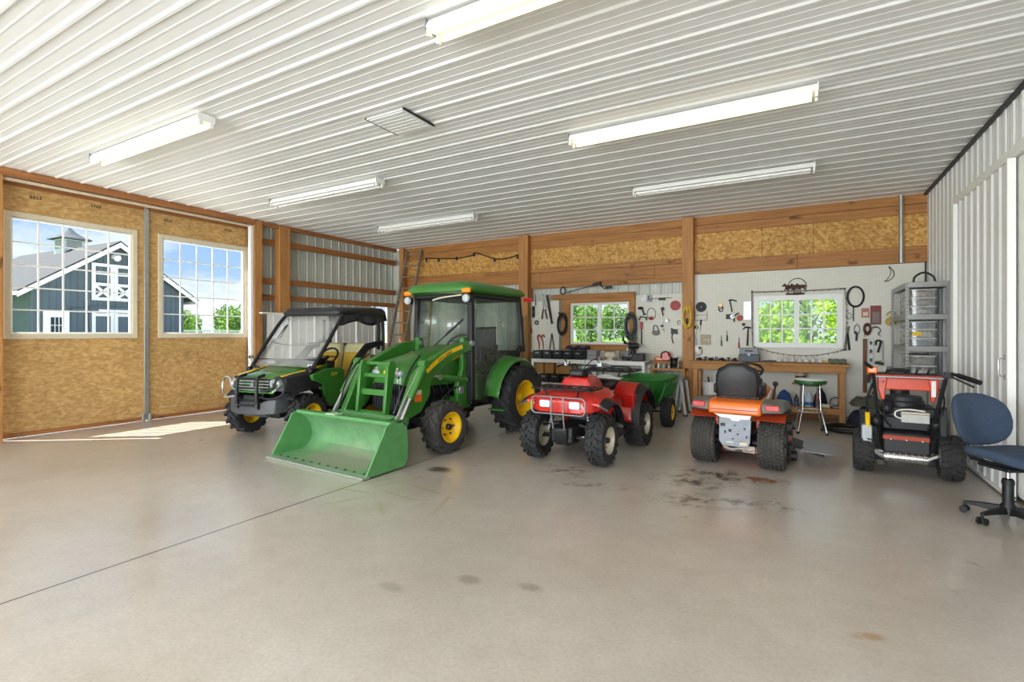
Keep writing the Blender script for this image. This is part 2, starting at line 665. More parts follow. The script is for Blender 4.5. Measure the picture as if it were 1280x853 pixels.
def ribbed(m, a0, a1, b0, b1, place, pitch=.3048, off=0., h=.019, minor=True):
    """Corrugated sheet: ribs run along b, repeat along a; place(a, b, height) gives the point."""
    pr = []
    k = math.floor((a0 - off) / pitch) - 1
    while off + k * pitch < a1 + pitch:
        o = off + k * pitch
        pr += [(o - .031, 0), (o - .012, h), (o + .012, h), (o + .031, 0)]
        if minor:
            for q in (pitch / 3, 2 * pitch / 3):
                pr += [(o + q - .012, 0), (o + q - .006, h * .22), (o + q + .006, h * .22), (o + q + .012, 0)]
        k += 1
    pr.sort()
    pr = [(a0, 0)] + [p for p in pr if a0 < p[0] < a1] + [(a1, 0)]
    A = m.vs([place(a, b0, g) for a, g in pr])
    B = m.vs([place(a, b1, g) for a, g in pr])
    for i in range(len(pr) - 1):
        m.f([A[i], A[i + 1], B[i + 1], B[i]])
    return m


ST(ribbed(M(), -6, YB, -9.5, XR, lambda a, b, g: (b, a, H - g), .3048, 3.455, .0125).go('ceiling', CEIL, ang=20))
ST(M().bb((XL - .1, -6, H + .02), (XR + .3, YB + .1, H + .1)).go('ceiling', WHITE))

# ------------------------------------------------------------------ left wall
m = M()
pl = lambda a, b, g: (XL + g, a, b)
ribbed(m, -6, 2.4, 0, H, pl, .2286)
ribbed(m, 6.2, 9.78, 0, H, pl, .2286)
ribbed(m, 9.78, 10.3, 2.3, H, pl, .2286)
ribbed(m, 9.78, 10.3, 0, 1.2, pl, .2286)
ribbed(m, 10.3, YB, 0, H, pl, .2286)
ribbed(m, 2.4, 6.2, 3.7, H, pl, .2286)
ST(m.go('wall_left', GREYSTEEL, ang=20))
n_trim = [0]


def TR(m, mat, bev=.004):
    n_trim[0] += 1
    return ST(m.go('trim_%d' % n_trim[0], mat, bev=bev))


for y0, y1 in ((2.43, 2.58), (6.27, 6.43), (6.83, 7.08)):
    TR(M().bb((-9.68, y0, 0), (-9.5, y1, H - .02)), WZ)
TR(M().bb((-9.55, -6, 3.685), (-9.48, 6.27, 3.785)), WY)
TR(M().bb((-9.6, 6.43, 3.70), (-9.52, 10.4, 3.785)), WY)
for z0, z1 in ((3.35, 3.47), (2.54, 2.66), (2.2, 2.31)):
    TR(M().bb((-9.78, 6.43, z0), (-9.66, 6.83, z1)), WY)
    TR(M().bb((-9.66, 7.08, z0), (-9.58, 10.42, z1)), WY)
TR(M().bb((-9.62, 2.58, 3.635), (-9.56, 6.25, 3.672)), CREAM)
TR(M().bb((-9.62, 6.2, .0), (-9.53, 6.262, 3.66)), VINYL)
TR(M().bb((-9.6, 6.2, 1.0), (-9.52, 6.255, 1.06)), GALV)


def window(name, y0, y1, z0, z1, nx, nz, x, fw=.06, mat=VINYL, par=None, axis='y', sash=0, fd=.06, glass=None, mw=.02):
    """frame, muntins and pane of one window; across runs along axis."""
    P = (lambda a, d, z: (x + d, a, z)) if axis == 'y' else (lambda a, d, z: (a, x + d, z))
    m = M()
    for a0, a1, b0, b1 in ((y0, y0 + fw, z0, z1), (y1 - fw, y1, z0, z1), (y0 + fw, y1 - fw, z0, z0 + fw), (y0 + fw, y1 - fw, z1 - fw, z1)):
        m.bb(P(a0, -fd / 2, b0), P(a1, fd / 2, b1))
    fr = m.go(name, mat, par, bev=.004)
    if par is None:
        ST(fr)
    m = M()
    ya, yb, za, zb = y0 + fw, y1 - fw, z0 + fw, z1 - fw
    bays = [(ya, yb)]
    if sash:
        c = (ya + yb) / 2
        m.bb(P(c - .04, -.03, za), P(c + .04, .025, zb))
        bays = [(ya, c - .04), (c + .04, yb)]
    for a, b in bays:
        for i in range(1, nx):
            t = a + (b - a) * i / nx
            m.bb(P(t - mw / 2, -.012, za), P(t + mw / 2, .006, zb))
    for j in range(1, nz):
        t = za + (zb - za) * j / nz
        m.bb(P(ya, -.0121, t - mw / 2), P(yb, .0061, t + mw / 2))
    m.go('muntins', mat, fr)
    m = M()
    m.bb(P(ya, -.004, za), P(yb, -.001, zb))
    m.go('pane', glass or GLASS, fr)
    return fr


def slidedoor(name, y0, y1, wy0, wy1):
    m = M()
    x0, x1 = -9.80, -9.74
    z0, z1 = .015, 3.72
    wz0, wz1 = 1.49, 3.17
    for a, b, c, d in ((y0, wy0, z0, z1), (wy1, y1, z0, z1), (wy0, wy1, z0, wz0), (wy0, wy1, wz1, z1)):
        m.bb((x0, a, c), (x1, b, d))
    o = ST(m.go(name, OSBD))
    m = M()
    m.bb((x1, y0, z0), (x1 + .025, y1, .075)).bb((x1, y0, 3.6), (x1 + .025, y1, 3.72))
    m.go('rail', WY, o, bev=.003)
    m = M()
    f = .07
    for a, b, c, d in ((wy0 - f, wy0, wz0 - f, wz1 + f), (wy1, wy1 + f, wz0 - f, wz1 + f), (wy0, wy1, wz0 - f, wz0), (wy0, wy1, wz1, wz1 + f)):
        m.bb((x1 - .05, a, c), (x1 + .02, b, d))
    m.go('casing', CREAM, o, bev=.004)
    return o


slidedoor('door_1', 2.585, 4.41, 2.72, 4.23)
slidedoor('door_2', 4.45, 6.25, 4.69, 6.2)
window('window_1', 2.72, 4.23, 1.49, 3.17, 5, 5, -9.78, .028)
window('window_2', 4.69, 6.2, 1.49, 3.17, 5, 5, -9.78, .028)
window('window_3', 9.78, 10.3, 1.2, 2.3, 1, 2, -9.76, .05)
TR(M().bb((-9.738, 4.395, .02), (-9.70, 4.465, 3.64)), GALV)
TR(M().bb((-9.74, 4.36, .0), (-9.68, 4.40, .13)).bb((-9.74, 4.46, .0), (-9.68, 4.5, .13)), GALV)
# printed stamps on the strand board, near its top edge
INK = pm('black ink', '2a2118', .8)
for i, (y, z) in enumerate(((2.93, 3.47), (3.66, 3.5), (4.72, 3.48), (5.8, 3.5))):
    m = M()
    for k in range(4):
        for j in range(2):
            m.bb((-9.7395, y + k * .036, z + j * .026), (-9.7385, y + k * .036 + .026 - .006 * ((k + j) % 2), z + j * .026 + .017))
    TR(m, INK, 0)
# white liner panels on the lower half of the far left wall
m = M()
ribbed(m, 6.5, 9.74, 0.01, 1.9, lambda a, b, g: (-9.45 + g, a, b), .61, 6.45, .03, True)
TR(m, WHITE, 0)
TR(M().bb((-9.5, 6.36, 1.9), (-9.41, 9.76, 1.93)), VINYL)

# ------------------------------------------------------------------ back wall
m = M()
pb = lambda a, b, g: (a, YB - g, b)
for a, b, c, d in ((XL, -4.62, 0, H), (-4.62, -3.0, 2.25, H), (-4.62, -3.0, 0, 1.19), (-3.0, -.76, 0, H), (-.76, .64, 0, 1.24), (-.76, .64, 2.19, H), (.64, XR + .1, 0, H)):
    ribbed(m, a, b, c, d, pb, .2286, 0)
ST(m.go('wall_back', GREYSTEEL, ang=20))
Y0 = 10.45
for i, (x0, x1) in enumerate(((-9.35, -9.2), (-5.69, -5.45), (-2.02, -1.81))):
    TR(M().bb((x0, 10.3, 0), (x1, YB - .03, H - .02)), WZ)


def board(x0, x1, z0, z1, mat, y=Y0, t=.04):
    TR(M().bb((x0, y, z0), (x1, y + t, z1)), mat, .003)


for x0, x1 in ((-9.2, -5.69), (-5.45, -2.02)):
    board(x0, x1, 3.62, 3.785, WX)
    board(x0, x1, 3.44, 3.616, WX, Y0 + .003)
    board(x0, x1, 3.0, 3.44, OSB, Y0 + .015)
    board(x0, x1, 2.9, 2.996, WX, Y0 + .002)
board(-9.2, -5.69, 2.66, 2.9, WX, Y0 + .006)
for x0, x1 in ((-5.45, -5.2), (-5.195, -2.6), (-2.595, -2.02)):
    board(x0, x1, 2.63, 2.895, WX, Y0 + .012)
board(-5.45, -2.02, 2.53, 2.625, WX)
board(-1.81, XR, 3.62, 3.785, WX)
board(-1.81, XR, 3.46, 3.615, WX, Y0 + .004)
for x0, x1 in ((-1.81, -.62), (-.615, .2), (.205, XR)):
    board(x0, x1, 2.93, 3.458, OSB, Y0 + .015)
board(-1.81, -.05, 2.66, 2.928, WX, Y0 + .004)
board(-.045, XR, 2.66, 2.928, WX, Y0 + .004)
# pegboards: full height on the right, two short ones either side of the middle window
YP = 10.47


def peg(x0, x1, z0, z1):
    TR(M().bb((x0, YP, z0), (x1, YP + .012, z1)), PEG, 0)


peg(-1.81, -.76, .06, 2.655)
peg(-.76, .64, .06, 1.235)
peg(-.76, .64, 2.195, 2.655)
peg(.64, XR - .005, .06, 2.655)
peg(-5.45, -4.74, 1.07, 2.24)
peg(-2.99, -2.03, .95, 2.3)
TR(M().cyl((1.44, 10.4, 2.66), (1.44, 10.4, H - .02), .032, n=14), GALV, 0)
TR(M().cyl((1.76, 10.43, 2.1), (1.76, 10.43, 2.66), .012, n=8), DKGREY, 0)
TR(M().bb((-1.8, 10.44, 0), (.55, 10.47, .09)), WX)
# middle window and its timber casing
window('window_4', -4.46, -3.12, 1.26, 2.17, 2, 3, 10.5, .05, VINYL, None, 'x', 1)
for a, b in (((-4.66, 10.42, 1.13), (-4.46, 10.5, 2.26)), ((-3.12, 10.42, 1.13), (-2.995, 10.5, 2.26)), ((-4.46, 10.42, 1.13), (-3.12, 10.5, 1.26)), ((-4.46, 10.42, 2.17), (-3.12, 10.5, 2.26)), ((-4.9, 10.4, 2.26), (-3.0, 10.5, 2.37))):
    TR(M().bb(a, b), WX)
window('window_5', -.775, .655, 1.225, 2.205, 3, 3, 10.5, .105, VINYL, None, 'x', 1)
TR(M().bb((-.74, 10.44, 1.235), (.62, 10.465, 1.262)), VINYL)

# ------------------------------------------------------------------ right wall with its white sliding door
m = M()
pr = lambda a, b, g: (XR - g * .7, a, b)
ribbed(m, -6, 5.0, 0, H, pr, .2286)
ribbed(m, 5.0, 7.4, 3.0, H, pr, .2286)
ribbed(m, 7.4, YB, 0, H, pr, .2286)
ribbed(m, 5.0, 7.4, 0, 3.0, lambda a, b, g: (XR + .02, a, b), .2286)
ST(m.go('wall_right', WHITE, ang=20))
TR(M().bb((1.64, 5.0, 3.07), (1.78, 8.1, 3.17)), VINYL)
TR(M().bb((1.74, -6, 3.74), (1.78, YB, 3.775)), DKGREY)
m = M()
ribbed(m, 6.12, 7.98, .04, 3.06, lambda a, b, g: (1.64 - g, a, b), .2286, 6.2, .015, False)
dr = ST(m.go('door_3', WHITE, ang=20))
M().bb((1.6, 7.94, .03), (1.66, 7.98, 3.06)).bb((1.6, 6.1, .03), (1.66, 6.14, 3.06)).bb((1.61, 6.1, .02), (1.66, 7.98, .05)).go('frame', VINYL, dr, bev=.003)
M().tube([(1.605, 6.17, 1.28), (1.56, 6.17, 1.27), (1.56, 6.17, 1.12), (1.605, 6.17, 1.11)], .009).bb((1.6, 6.15, 1.26), (1.612, 6.19, 1.31)).bb((1.6, 6.15, 1.08), (1.612, 6.19, 1.13)).go('handle', GALV, dr)
ST(M().bb((1.68, 3.6, .05), (1.72, 6.3, 3.06)).go('door_4', VINYL, bev=.004))
TR(M().bb((1.64, 3.6, 3.07), (1.78, 5.0, 3.17)), VINYL)
ST(M().bb((1.745, -6, 0), (1.77, 10.4, .05)).go('baseboard_right', RUST))

# ------------------------------------------------------------------ wall behind the camera, two big open doorways
m = M()
for a, b, c, d in ((XL, -9.0, 0, H), (-9.0, -5.0, 3.4, H), (-5.0, -3.6, 0, H), (-3.6, 1.0, 3.4, H), (1.0, XR, 0, H)):
    m.bb((a, -6.1, c), (b, -6.0, d))
ST(m.go('wall_front', WHITE))

# ------------------------------------------------------------------ fluorescent strips and hatch on the ceiling
TUBE_ON = emis('lit fluorescent tube', 'fff0c0', 1.35)
TUBE_OFF = pm('unlit fluorescent tube', 'f2f2ee', .3)


def strip(x, y, lit, label):
    t = T('strip_light', label, 'ceiling light', (x, y, H), 0, 'fluorescent strips on the ceiling')
    L = 2.44
    m = M().prism([(-.06, -.019), (.06, -.019), (.085, -.07), (.085, -.085), (-.085, -.085), (-.085, -.07)], 'yz', 0, L)
    m.go('housing', VINYL, t, bev=.003)
    for s in (-1, 1):
        M().cyl((.05, s * .055, -.112), (L - .05, s * .055, -.112), .019, n=12).go('tube', TUBE_ON if lit else TUBE_OFF, t)
        for a in (.012, L - .012):
            M().bb((a - .012, s * .055 - .02, -.14), (a + .012, s * .055 + .02, -.083)).go('socket', VINYL, t, bev=.003)
    for a in (0, L):
        M().bb((a - .004, -.09, -.09), (a + .004, .09, -.015)).go('end_plate', GREY if a == 0 else VINYL, t)


strip(-7.8, 3.0, 1, 'lit fluorescent strip nearest the windowed sliding doors')
strip(-7.8, 5.5, 0, 'unlit fluorescent strip above the side-by-side buggy')
strip(-7.8, 8.02, 0, 'unlit fluorescent strip closest to the aluminium ladder')
strip(-2.35, 2.95, 1, 'bright fluorescent strip cut off by the top of the photo')
strip(-2.3, 5.42, 1, 'lit fluorescent strip between the cut-off strip and the back unlit one')
strip(-2.27, 7.86, 0, 'unlit fluorescent strip nearest the white pegboard wall')
t = T('ceiling_hatch', 'square white louvred vent panel let into the ribbed ceiling', 'vent', (-3.73, 4.13, H))
M().bb((-.25, -.25, -.035), (.25, .25, -.02)).go('panel', WHITE, t, bev=.003)
m = M()
for k in range(7):
    m.bb((-.23, -.222 + k * .065, -.041), (.23, -.172 + k * .065, -.034))
m.go('louvre', WHITE, t, bev=.003)
for x in (.26, -.26):
    M().bb((x - .008, -.25, -.032), (x + .008, .25, -.014)).go('gap_strip', BLACK, t)
# ------------------------------------------------------------------ outdoors
def grassmat():
    m, nt, b = newmat('mown lawn')
    co = coords(nt)
    c = ramp(nt, noi(nt, co, .25, 6, .6), [(.3, rgb('5d7a35')), (.6, rgb('7c9a48')), (.8, rgb('98aa5e'))])
    c = mixc(nt, .5, c, ramp(nt, noi(nt, co, 9, 4), [(.3, (.7, .7, .6)), (.7, (1.1, 1.1, 1))]), 'MULTIPLY')
    nt.links.new(c, b.inputs['Base Color'])
    b.inputs['Roughness'].default_value = .9
    return m


LAWN = grassmat()
ST(M().bb((-200, -80, -.5), (120, 200, -.21)).go('lawn', LAWN))
ST(M().bb((XL - .1, -16, -.209), (XR + 6, -6.12, -.03)).go('pavement', pm('apron concrete', 'bdb6aa', .8, 0, .1, 2)))

ST(M().bb((-33, -14, -.209), (XL - .12, 36, -.05)).go('bounce_ground', pm('pale bounce ground', 'c9c4ba', .9, 0, .12, 4)))  # unseen pale ground, added to bounce neutral sunlight up to the left ceiling


def leafmat(name, a, b_):
    m, nt, b = newmat(name)
    c = ramp(nt, noi(nt, coords(nt), 1.6, 5, .7), [(.3, rgb(a)), (.7, rgb(b_))])
    nt.links.new(c, b.inputs['Base Color'])
    b.inputs['Roughness'].default_value = .55
    b.inputs['Subsurface Weight'].default_value = 0
    b.inputs['Transmission Weight'].default_value = 0
    tr = nd(nt, 'ShaderNodeBsdfTranslucent')
    nt.links.new(c, tr.inputs[0])
    mx = nt.nodes.new('ShaderNodeMixShader')
    mx.inputs[0].default_value = .4
    nt.links.new(b.outputs[0], mx.inputs[1])
    nt.links.new(tr.outputs[0], mx.inputs[2])
    nt.links.new(mx.outputs[0], nt.nodes['Material Output'].inputs[0])
    return m


LEAF_A = leafmat('bright leaves', '7aa52c', 'c2d84e')
LEAF_B = leafmat('mid green leaves', '5f8a36', '98b45a')
LEAF_C = leafmat('dark leaves', '44682e', '7f9c4c')
BARK = pm('bark', '5c4c3c', .9, 0, .3, 12, .4)


def crown(seed, h, rad, base, n, leaf, blobs=9):
    rnd = random.Random(seed)
    m = M()
    bl = []
    for i in range(blobs):
        t = rnd.random()
        a = rnd.random() * 2 * PI
        rr = rad * (.15 + .5 * rnd.random()) * (1 - .5 * t)
        bl.append((V((rr * math.cos(a), rr * math.sin(a), base + (h - base) * (.18 + .66 * t))), rad * (.38 + .22 * rnd.random())))
    for i in range(n):
        c, r = rnd.choice(bl)
        d = V((rnd.gauss(0, 1), rnd.gauss(0, 1), rnd.gauss(0, .9))).normalized()
        p = c + d * r * (.55 + .5 * rnd.random())
        u = (V((rnd.uniform(-1, 1), rnd.uniform(-1, 1), rnd.uniform(-1, 1))) + d * .4).normalized()
        w = u.cross(V((rnd.uniform(-1, 1), rnd.uniform(-1, 1), rnd.uniform(-1, 1)))).normalized()
        s = leaf * rnd.uniform(.7, 1.3)
        v = m.vs([p - u * s, p + w * s * .5, p + u * s, p - w * s * .5])
        m.f(v)
    return m


def tree(x, y, h, rad, base, n, leaf, mat, seed, label, name='tree', group=None):
    t = T(name, label, 'tree', (x, y, -.21), 0, group)
    crown(seed, h, rad, base, n, leaf).go('crown', mat, t, recalc=False)
    m = M()
    m.tube([(0, 0, 0), (.03 * h, .01 * h, h * .3), (0, 0, h * .7)], [h * .028, h * .02, h * .008], 8)
    for i in range(4):
        a = i * 1.7 + seed
        m.tube([(.02 * h, .01 * h, h * (.26 + .09 * i)), (rad * .5 * math.cos(a), rad * .5 * math.sin(a), h * (.5 + .09 * i))], [h * .011, h * .004], 6)
    m.go('trunk', BARK, t)
    return t


far = [(-86, 44, 5.4), (-97, 50, 6.2), (-84, 52, 5.2), (-95, 57, 6.6), (-89, 60.5, 5.8), (-78, 54, 5.1), (-94, 64, 6.9), (-84, 67, 6.1)]
for i, (x, y, h) in enumerate(far):
    tree(x, y, h + .3, 3.4, .2, 1500, .3, (LEAF_B, LEAF_C)[i % 2], 20 + i, 'far round green tree beyond the white fence, right of the dark barn', group='trees seen beyond the barn')
for i, (x, y, h) in enumerate(((-54, 100, 6.6), (-47, 96, 7.4), (-43, 105, 8.2), (-36.5, 96, 7.2), (-33, 106, 8.6), (-26.5, 97, 8.0), (-22, 107, 7.5), (-40, 118, 9), (-29, 119, 9.2))):
    tree(x, y, h + .6, 4.0, .1, 1700, .33, (LEAF_C, LEAF_B)[i % 2], 40 + i, 'distant tree in the wooded line outside the timber-cased window', group='trees outside the middle window')
tree(-.75, 16.0, 3.55, 1.5, .1, 3600, .085, LEAF_A, 60, 'bright yellow-green leafy tree filling the left pane of the pegboard window', 'leafy_tree')
tree(1.6, 17.6, 4.8, 1.5, .1, 3600, .085, LEAF_A, 61, 'taller leafy tree seen through the right sash of the pegboard window', 'leafy_tree')
tree(.1, 21.5, 4.6, 2.0, .1, 3000, .095, LEAF_B, 62, 'green tree standing behind the other two outside the pegboard window', 'leafy_tree')

# dark barn across the yard
SLATE = pm('slate blue boards', '56656f', .7, 0, .12, 3)
SHING = pm('grey shingles', '454346', .85, 0, .14, 7)
BWHITE = pm('barn white paint', 'f0f2f2', .5, 0, .03)
DKGLASS = pm('dark window pane', '28323a', .15, 0, .2)
bt = T('barn', 'dark slate-blue barn with white trim and louvred cupola across the yard', 'barn', (-34, 13.96, -.21), 3)
GX, EA, AP, HW, WW = 0, 3.75, 6.85, 4.44, 3.75
m = M()
m.prism([(-WW, 0), (WW, 0), (WW, EA + .35), (0, AP - .12), (-WW, EA + .35)], 'yz', -11.5, 0)
for k in range(int(2 * WW / .3)):
    y = -WW + .15 + k * .3
    m.bb((0, y - .02, 0), (.025, y + .02, EA + .3 + (AP - EA - .45) * (1 - abs(y) / WW)))
m.go('wall', SLATE, bt)
for s in (-1, 1):
    m = M()
    m.prism([(0, AP), (s * HW, EA), (s * HW, EA + .1), (0, AP + .12)], 'yz', -12, .5)
    m.go('roof', SHING, bt)
    M().prism([(0, AP - .26), (s * HW, EA - .24), (s * HW, EA + .02), (0, AP + .02)], 'yz', .42, .52).go('barge_board', BWHITE, bt)
    M().bb((-12, s * HW - .04, EA - .14), (.5, s * HW + .04, EA + .04)).go('gutter', BWHITE, bt)


def xdoor(y0, y1, z0, z1, lo):
    m = M()
    f = .17
    for a in ((y0, z0, y0 + f, z1), (y1 - f, z0, y1, z1), (y0 + f, z0, y1 - f, z0 + f), (y0 + f, z1 - f, y1 - f, z1), (y0 + f, lo - .08, y1 - f, lo + .08)):
        m.bb((.03, a[0], a[1]), (.1, a[2], a[3]))
    if z1 > 4:
        m.bb((.03, y0 + f, (lo + z1) / 2 - .04), (.09, y1 - f, (lo + z1) / 2 + .04))
        for p, q in (((y0 + f, z0 + f), (y1 - f, lo - .08)), ((y0 + f, lo - .08), (y1 - f, z0 + f))):
            m.bar((.06, *p), (.06, *q), .14, .05, (1, 0, 0))
    return m.go('door', BWHITE, bt)


for y in (-1.2, -.12):
    xdoor(y, y + 1.06, 3.55, 5.62, 4.45)
    xdoor(y, y + 1.06, .1, 3.05, 2.75)
M().bb((.03, -1.32, .1), (.08, 1.1, 3.2)).go('door_backing', SLATE, bt)
d = M().bb((.03, -3.3, .1), (.1, -2.2, 2.9)).go('entry_door', BWHITE, bt, bev=.02)
M().bb((.1, -3.0, 1.3), (.12, -2.5, 2.55)).go('door_pane', DKGLASS, d)
m = M()
for k in (1, 2):
    m.bb((.12, -3.0 + k * .167 - .015, 1.3), (.13, -3.0 + k * .167 + .015, 2.55)).bb((.12, -3.0, 1.3 + k * .417 - .015), (.13, -2.5, 1.3 + k * .417 + .015))
m.go('muntins', BWHITE, d)
M().bb((.03, -2.1, 2.95), (.14, -.9, 3.06)).go('track', SLATE, bt)
M().box((.2, -.1, 6.05), (.3, .35, .22)).cyl((.1, -.1, 6.1), (.4, -.1, 5.95), .14, .18).go('flood_light', BWHITE, bt, bev=.02)
cp = M().bb((-5.85, -.55, AP - .5), (-4.75, .55, AP + .65)).go('cupola', BWHITE, bt, bev=.02)
m = M()
for k in range(6):
    m.bb((-4.76, -.38, AP + .04 + k * .09), (-4.73, .38, AP + .09 + k * .09)).bb((-5.68, -.57, AP + .04 + k * .09), (-4.92, -.54, AP + .09 + k * .09))
m.go('louvre', GREY, cp)
m = M()
rings = []
for r, z in ((.85, AP + .62), (.8, AP + .7), (.5, AP + .86), (.22, AP + 1.12), (.02, AP + 1.42)):
    rings.append([(-5.3 + a * r, b * r, z) for a, b in ((-1, -1), (1, -1), (1, 1), (-1, 1))])
m.loft(rings).go('cupola_roof', pm('dark shingles', '474c52', .8, 0, .1), cp, ang=60)
# white rail fence
ft = T('rail_fence', 'white rail fence running past the dark barn to the trees', 'fence', (-58, 38, -.21))
for z in (.9, 1.45, 2.0):
    M().bb((-.03, -14, z - .09), (.03, 14, z + .09)).go('rail', BWHITE, ft)
for k in range(12):
    M().bb((-.09, -14 + k * 2.5 - .09, 0), (-.03, -14 + k * 2.5 + .09, 2.2)).go('post', BWHITE, ft)
# ------------------------------------------------------------------ compact tractor with cab and front loader (front looks to -y)
t = T('tractor', 'green cab tractor with yellow wheels and a front loader bucket on the floor', 'tractor', (-4.50, 6.95, 0), -4)
CABGL = glassmat('cab glass', 'f2f7f4', .05, .02)
TIREF = TYRED
for s, nm in ((1, 'l'), (-1, 'r')):
    wheel(t, 'rear_wheel', (s * .66, 0, .5), .5, .37, .27, TYRE, JYEL, 'lug', 17, s, bolts=6, hubm=JYEL, dish=.42)
    wheel(t, 'front_wheel', (s * .72, -1.76, .325), .325, .25, .185, TIREF, JYEL, 'lug', 15, s, bolts=6, hubm=DKSTEEL, dish=.3)
# chassis, axles, engine
m = M()
m.bb((-.17, -2.0, .36), (.17, .25, .66)).bb((-.22, -.5, .4), (.22, .3, .78))
m.go('chassis', DKSTEEL, t, bev=.02)
M().cyl((-.62, -1.76, .33), (.62, -1.76, .33), .06).box((0, -1.76, .33), (.3, .22, .2)).go('front_axle', DKGREY, t, bev=.015)
M().cyl((-.6, 0, .5), (.6, 0, .5), .1).go('rear_axle', DKGREY, t)
m = M().bb((-.24, -1.85, .58), (.24, -.95, 1.0))
for i in range(5):
    m.cyl((.24, -1.75 + i * .16, .72), (.3, -1.75 + i * .16, .72), .05, n=10).tube([(.27, -1.7 + i * .15, .9), (.31, -1.66 + i * .15, .7), (.27, -1.6 + i * .15, .52)], .014, 6)
m.go('engine', BLACK, t, bev=.01)
# hood: cross-sections swept back, nose rounded down
rings = []
for y, hw, zt, zb, rr in ((-2.09, .20, 1.03, .86, .05), (-2.06, .27, 1.10, .84, .07), (-1.95, .31, 1.15, .82, .1), (-1.6, .325, 1.22, .8, .11), (-1.2, .34, 1.3, .8, .12), (-.98, .35, 1.335, .8, .13)):
    pts = []
    for i in range(17):
        a = -1 + 2 * i / 16
        x = hw * a
        if abs(a) > .999:
            pass
        z = zt - (abs(a) ** 4) * rr
        pts.append((x, y, z))
    pts += [(hw * 1.0, y, zb), (-hw * 1.0, y, zb)]
    rings.append(pts)
hood = M().loft(rings).go('hood', JGREEN, t, ang=50)
# yellow stripe along each side of the hood
for s in (-1, 1):
    m = M()
    A = [(s * .333, -1.85, 1.02), (s * .341, -1.55, 1.08), (s * .353, -1.2, 1.15), (s * .357, -1.02, 1.185)]
    for (a, b) in zip(A, A[1:]):
        m.bar(a, b, .008, .055)
    m.go('stripe', JYEL, hood)
# grille and headlights
gr = M().bb((-.25, -2.085, .50), (.25, -1.9, .86)).go('grille', BLACK, t, bev=.02)
m = M()
for k in range(11):
    m.bb((-.22 + k * .044 - .008, -2.1, .52), (-.22 + k * .044 + .008, -2.08, .84))
m.go('grille_bars', DKSTEEL, gr)
for s in (-1, 1):
    hl = M().sph((s * .185, -2.05, .985), (.095, .07, .06)).go('headlight', LAMPG, t)
    M().lathe([(.07, 0), (.075, -.02), (.06, -.03)], (s * .185, -2.06, .985), 'y').go('bezel', CHROME, hl)
M().lathe([(.001, -.012), (.035, -.01), (.04, 0)], (0, -2.09, .985), 'y').go('hood_badge', JYEL, t)
# grille guard
gg = M().bb((-.25, -2.315, .47), (.25, -2.285, .53)).go('grille_guard', JGREEN, t, bev=.004)
for s in (-1, 1):
    M().prism([(-2.36, .42), (-2.30, .42), (-2.16, 1.1), (-2.2, 1.16), (-2.26, 1.16), (-2.3, 1.08)], 'yz', s * .25 - .025, s * .25 + .025).go('upright', JGREEN, gg, bev=.006)
for z, y, hh in ((.76, -2.27, .075), (.97, -2.23, .05), (1.12, -2.2, .04)):
    M().bb((-.24, y - .015, z - hh / 2), (.24, y + .015, z + hh / 2)).go('cross_bar', JGREEN, gg, bev=.004)
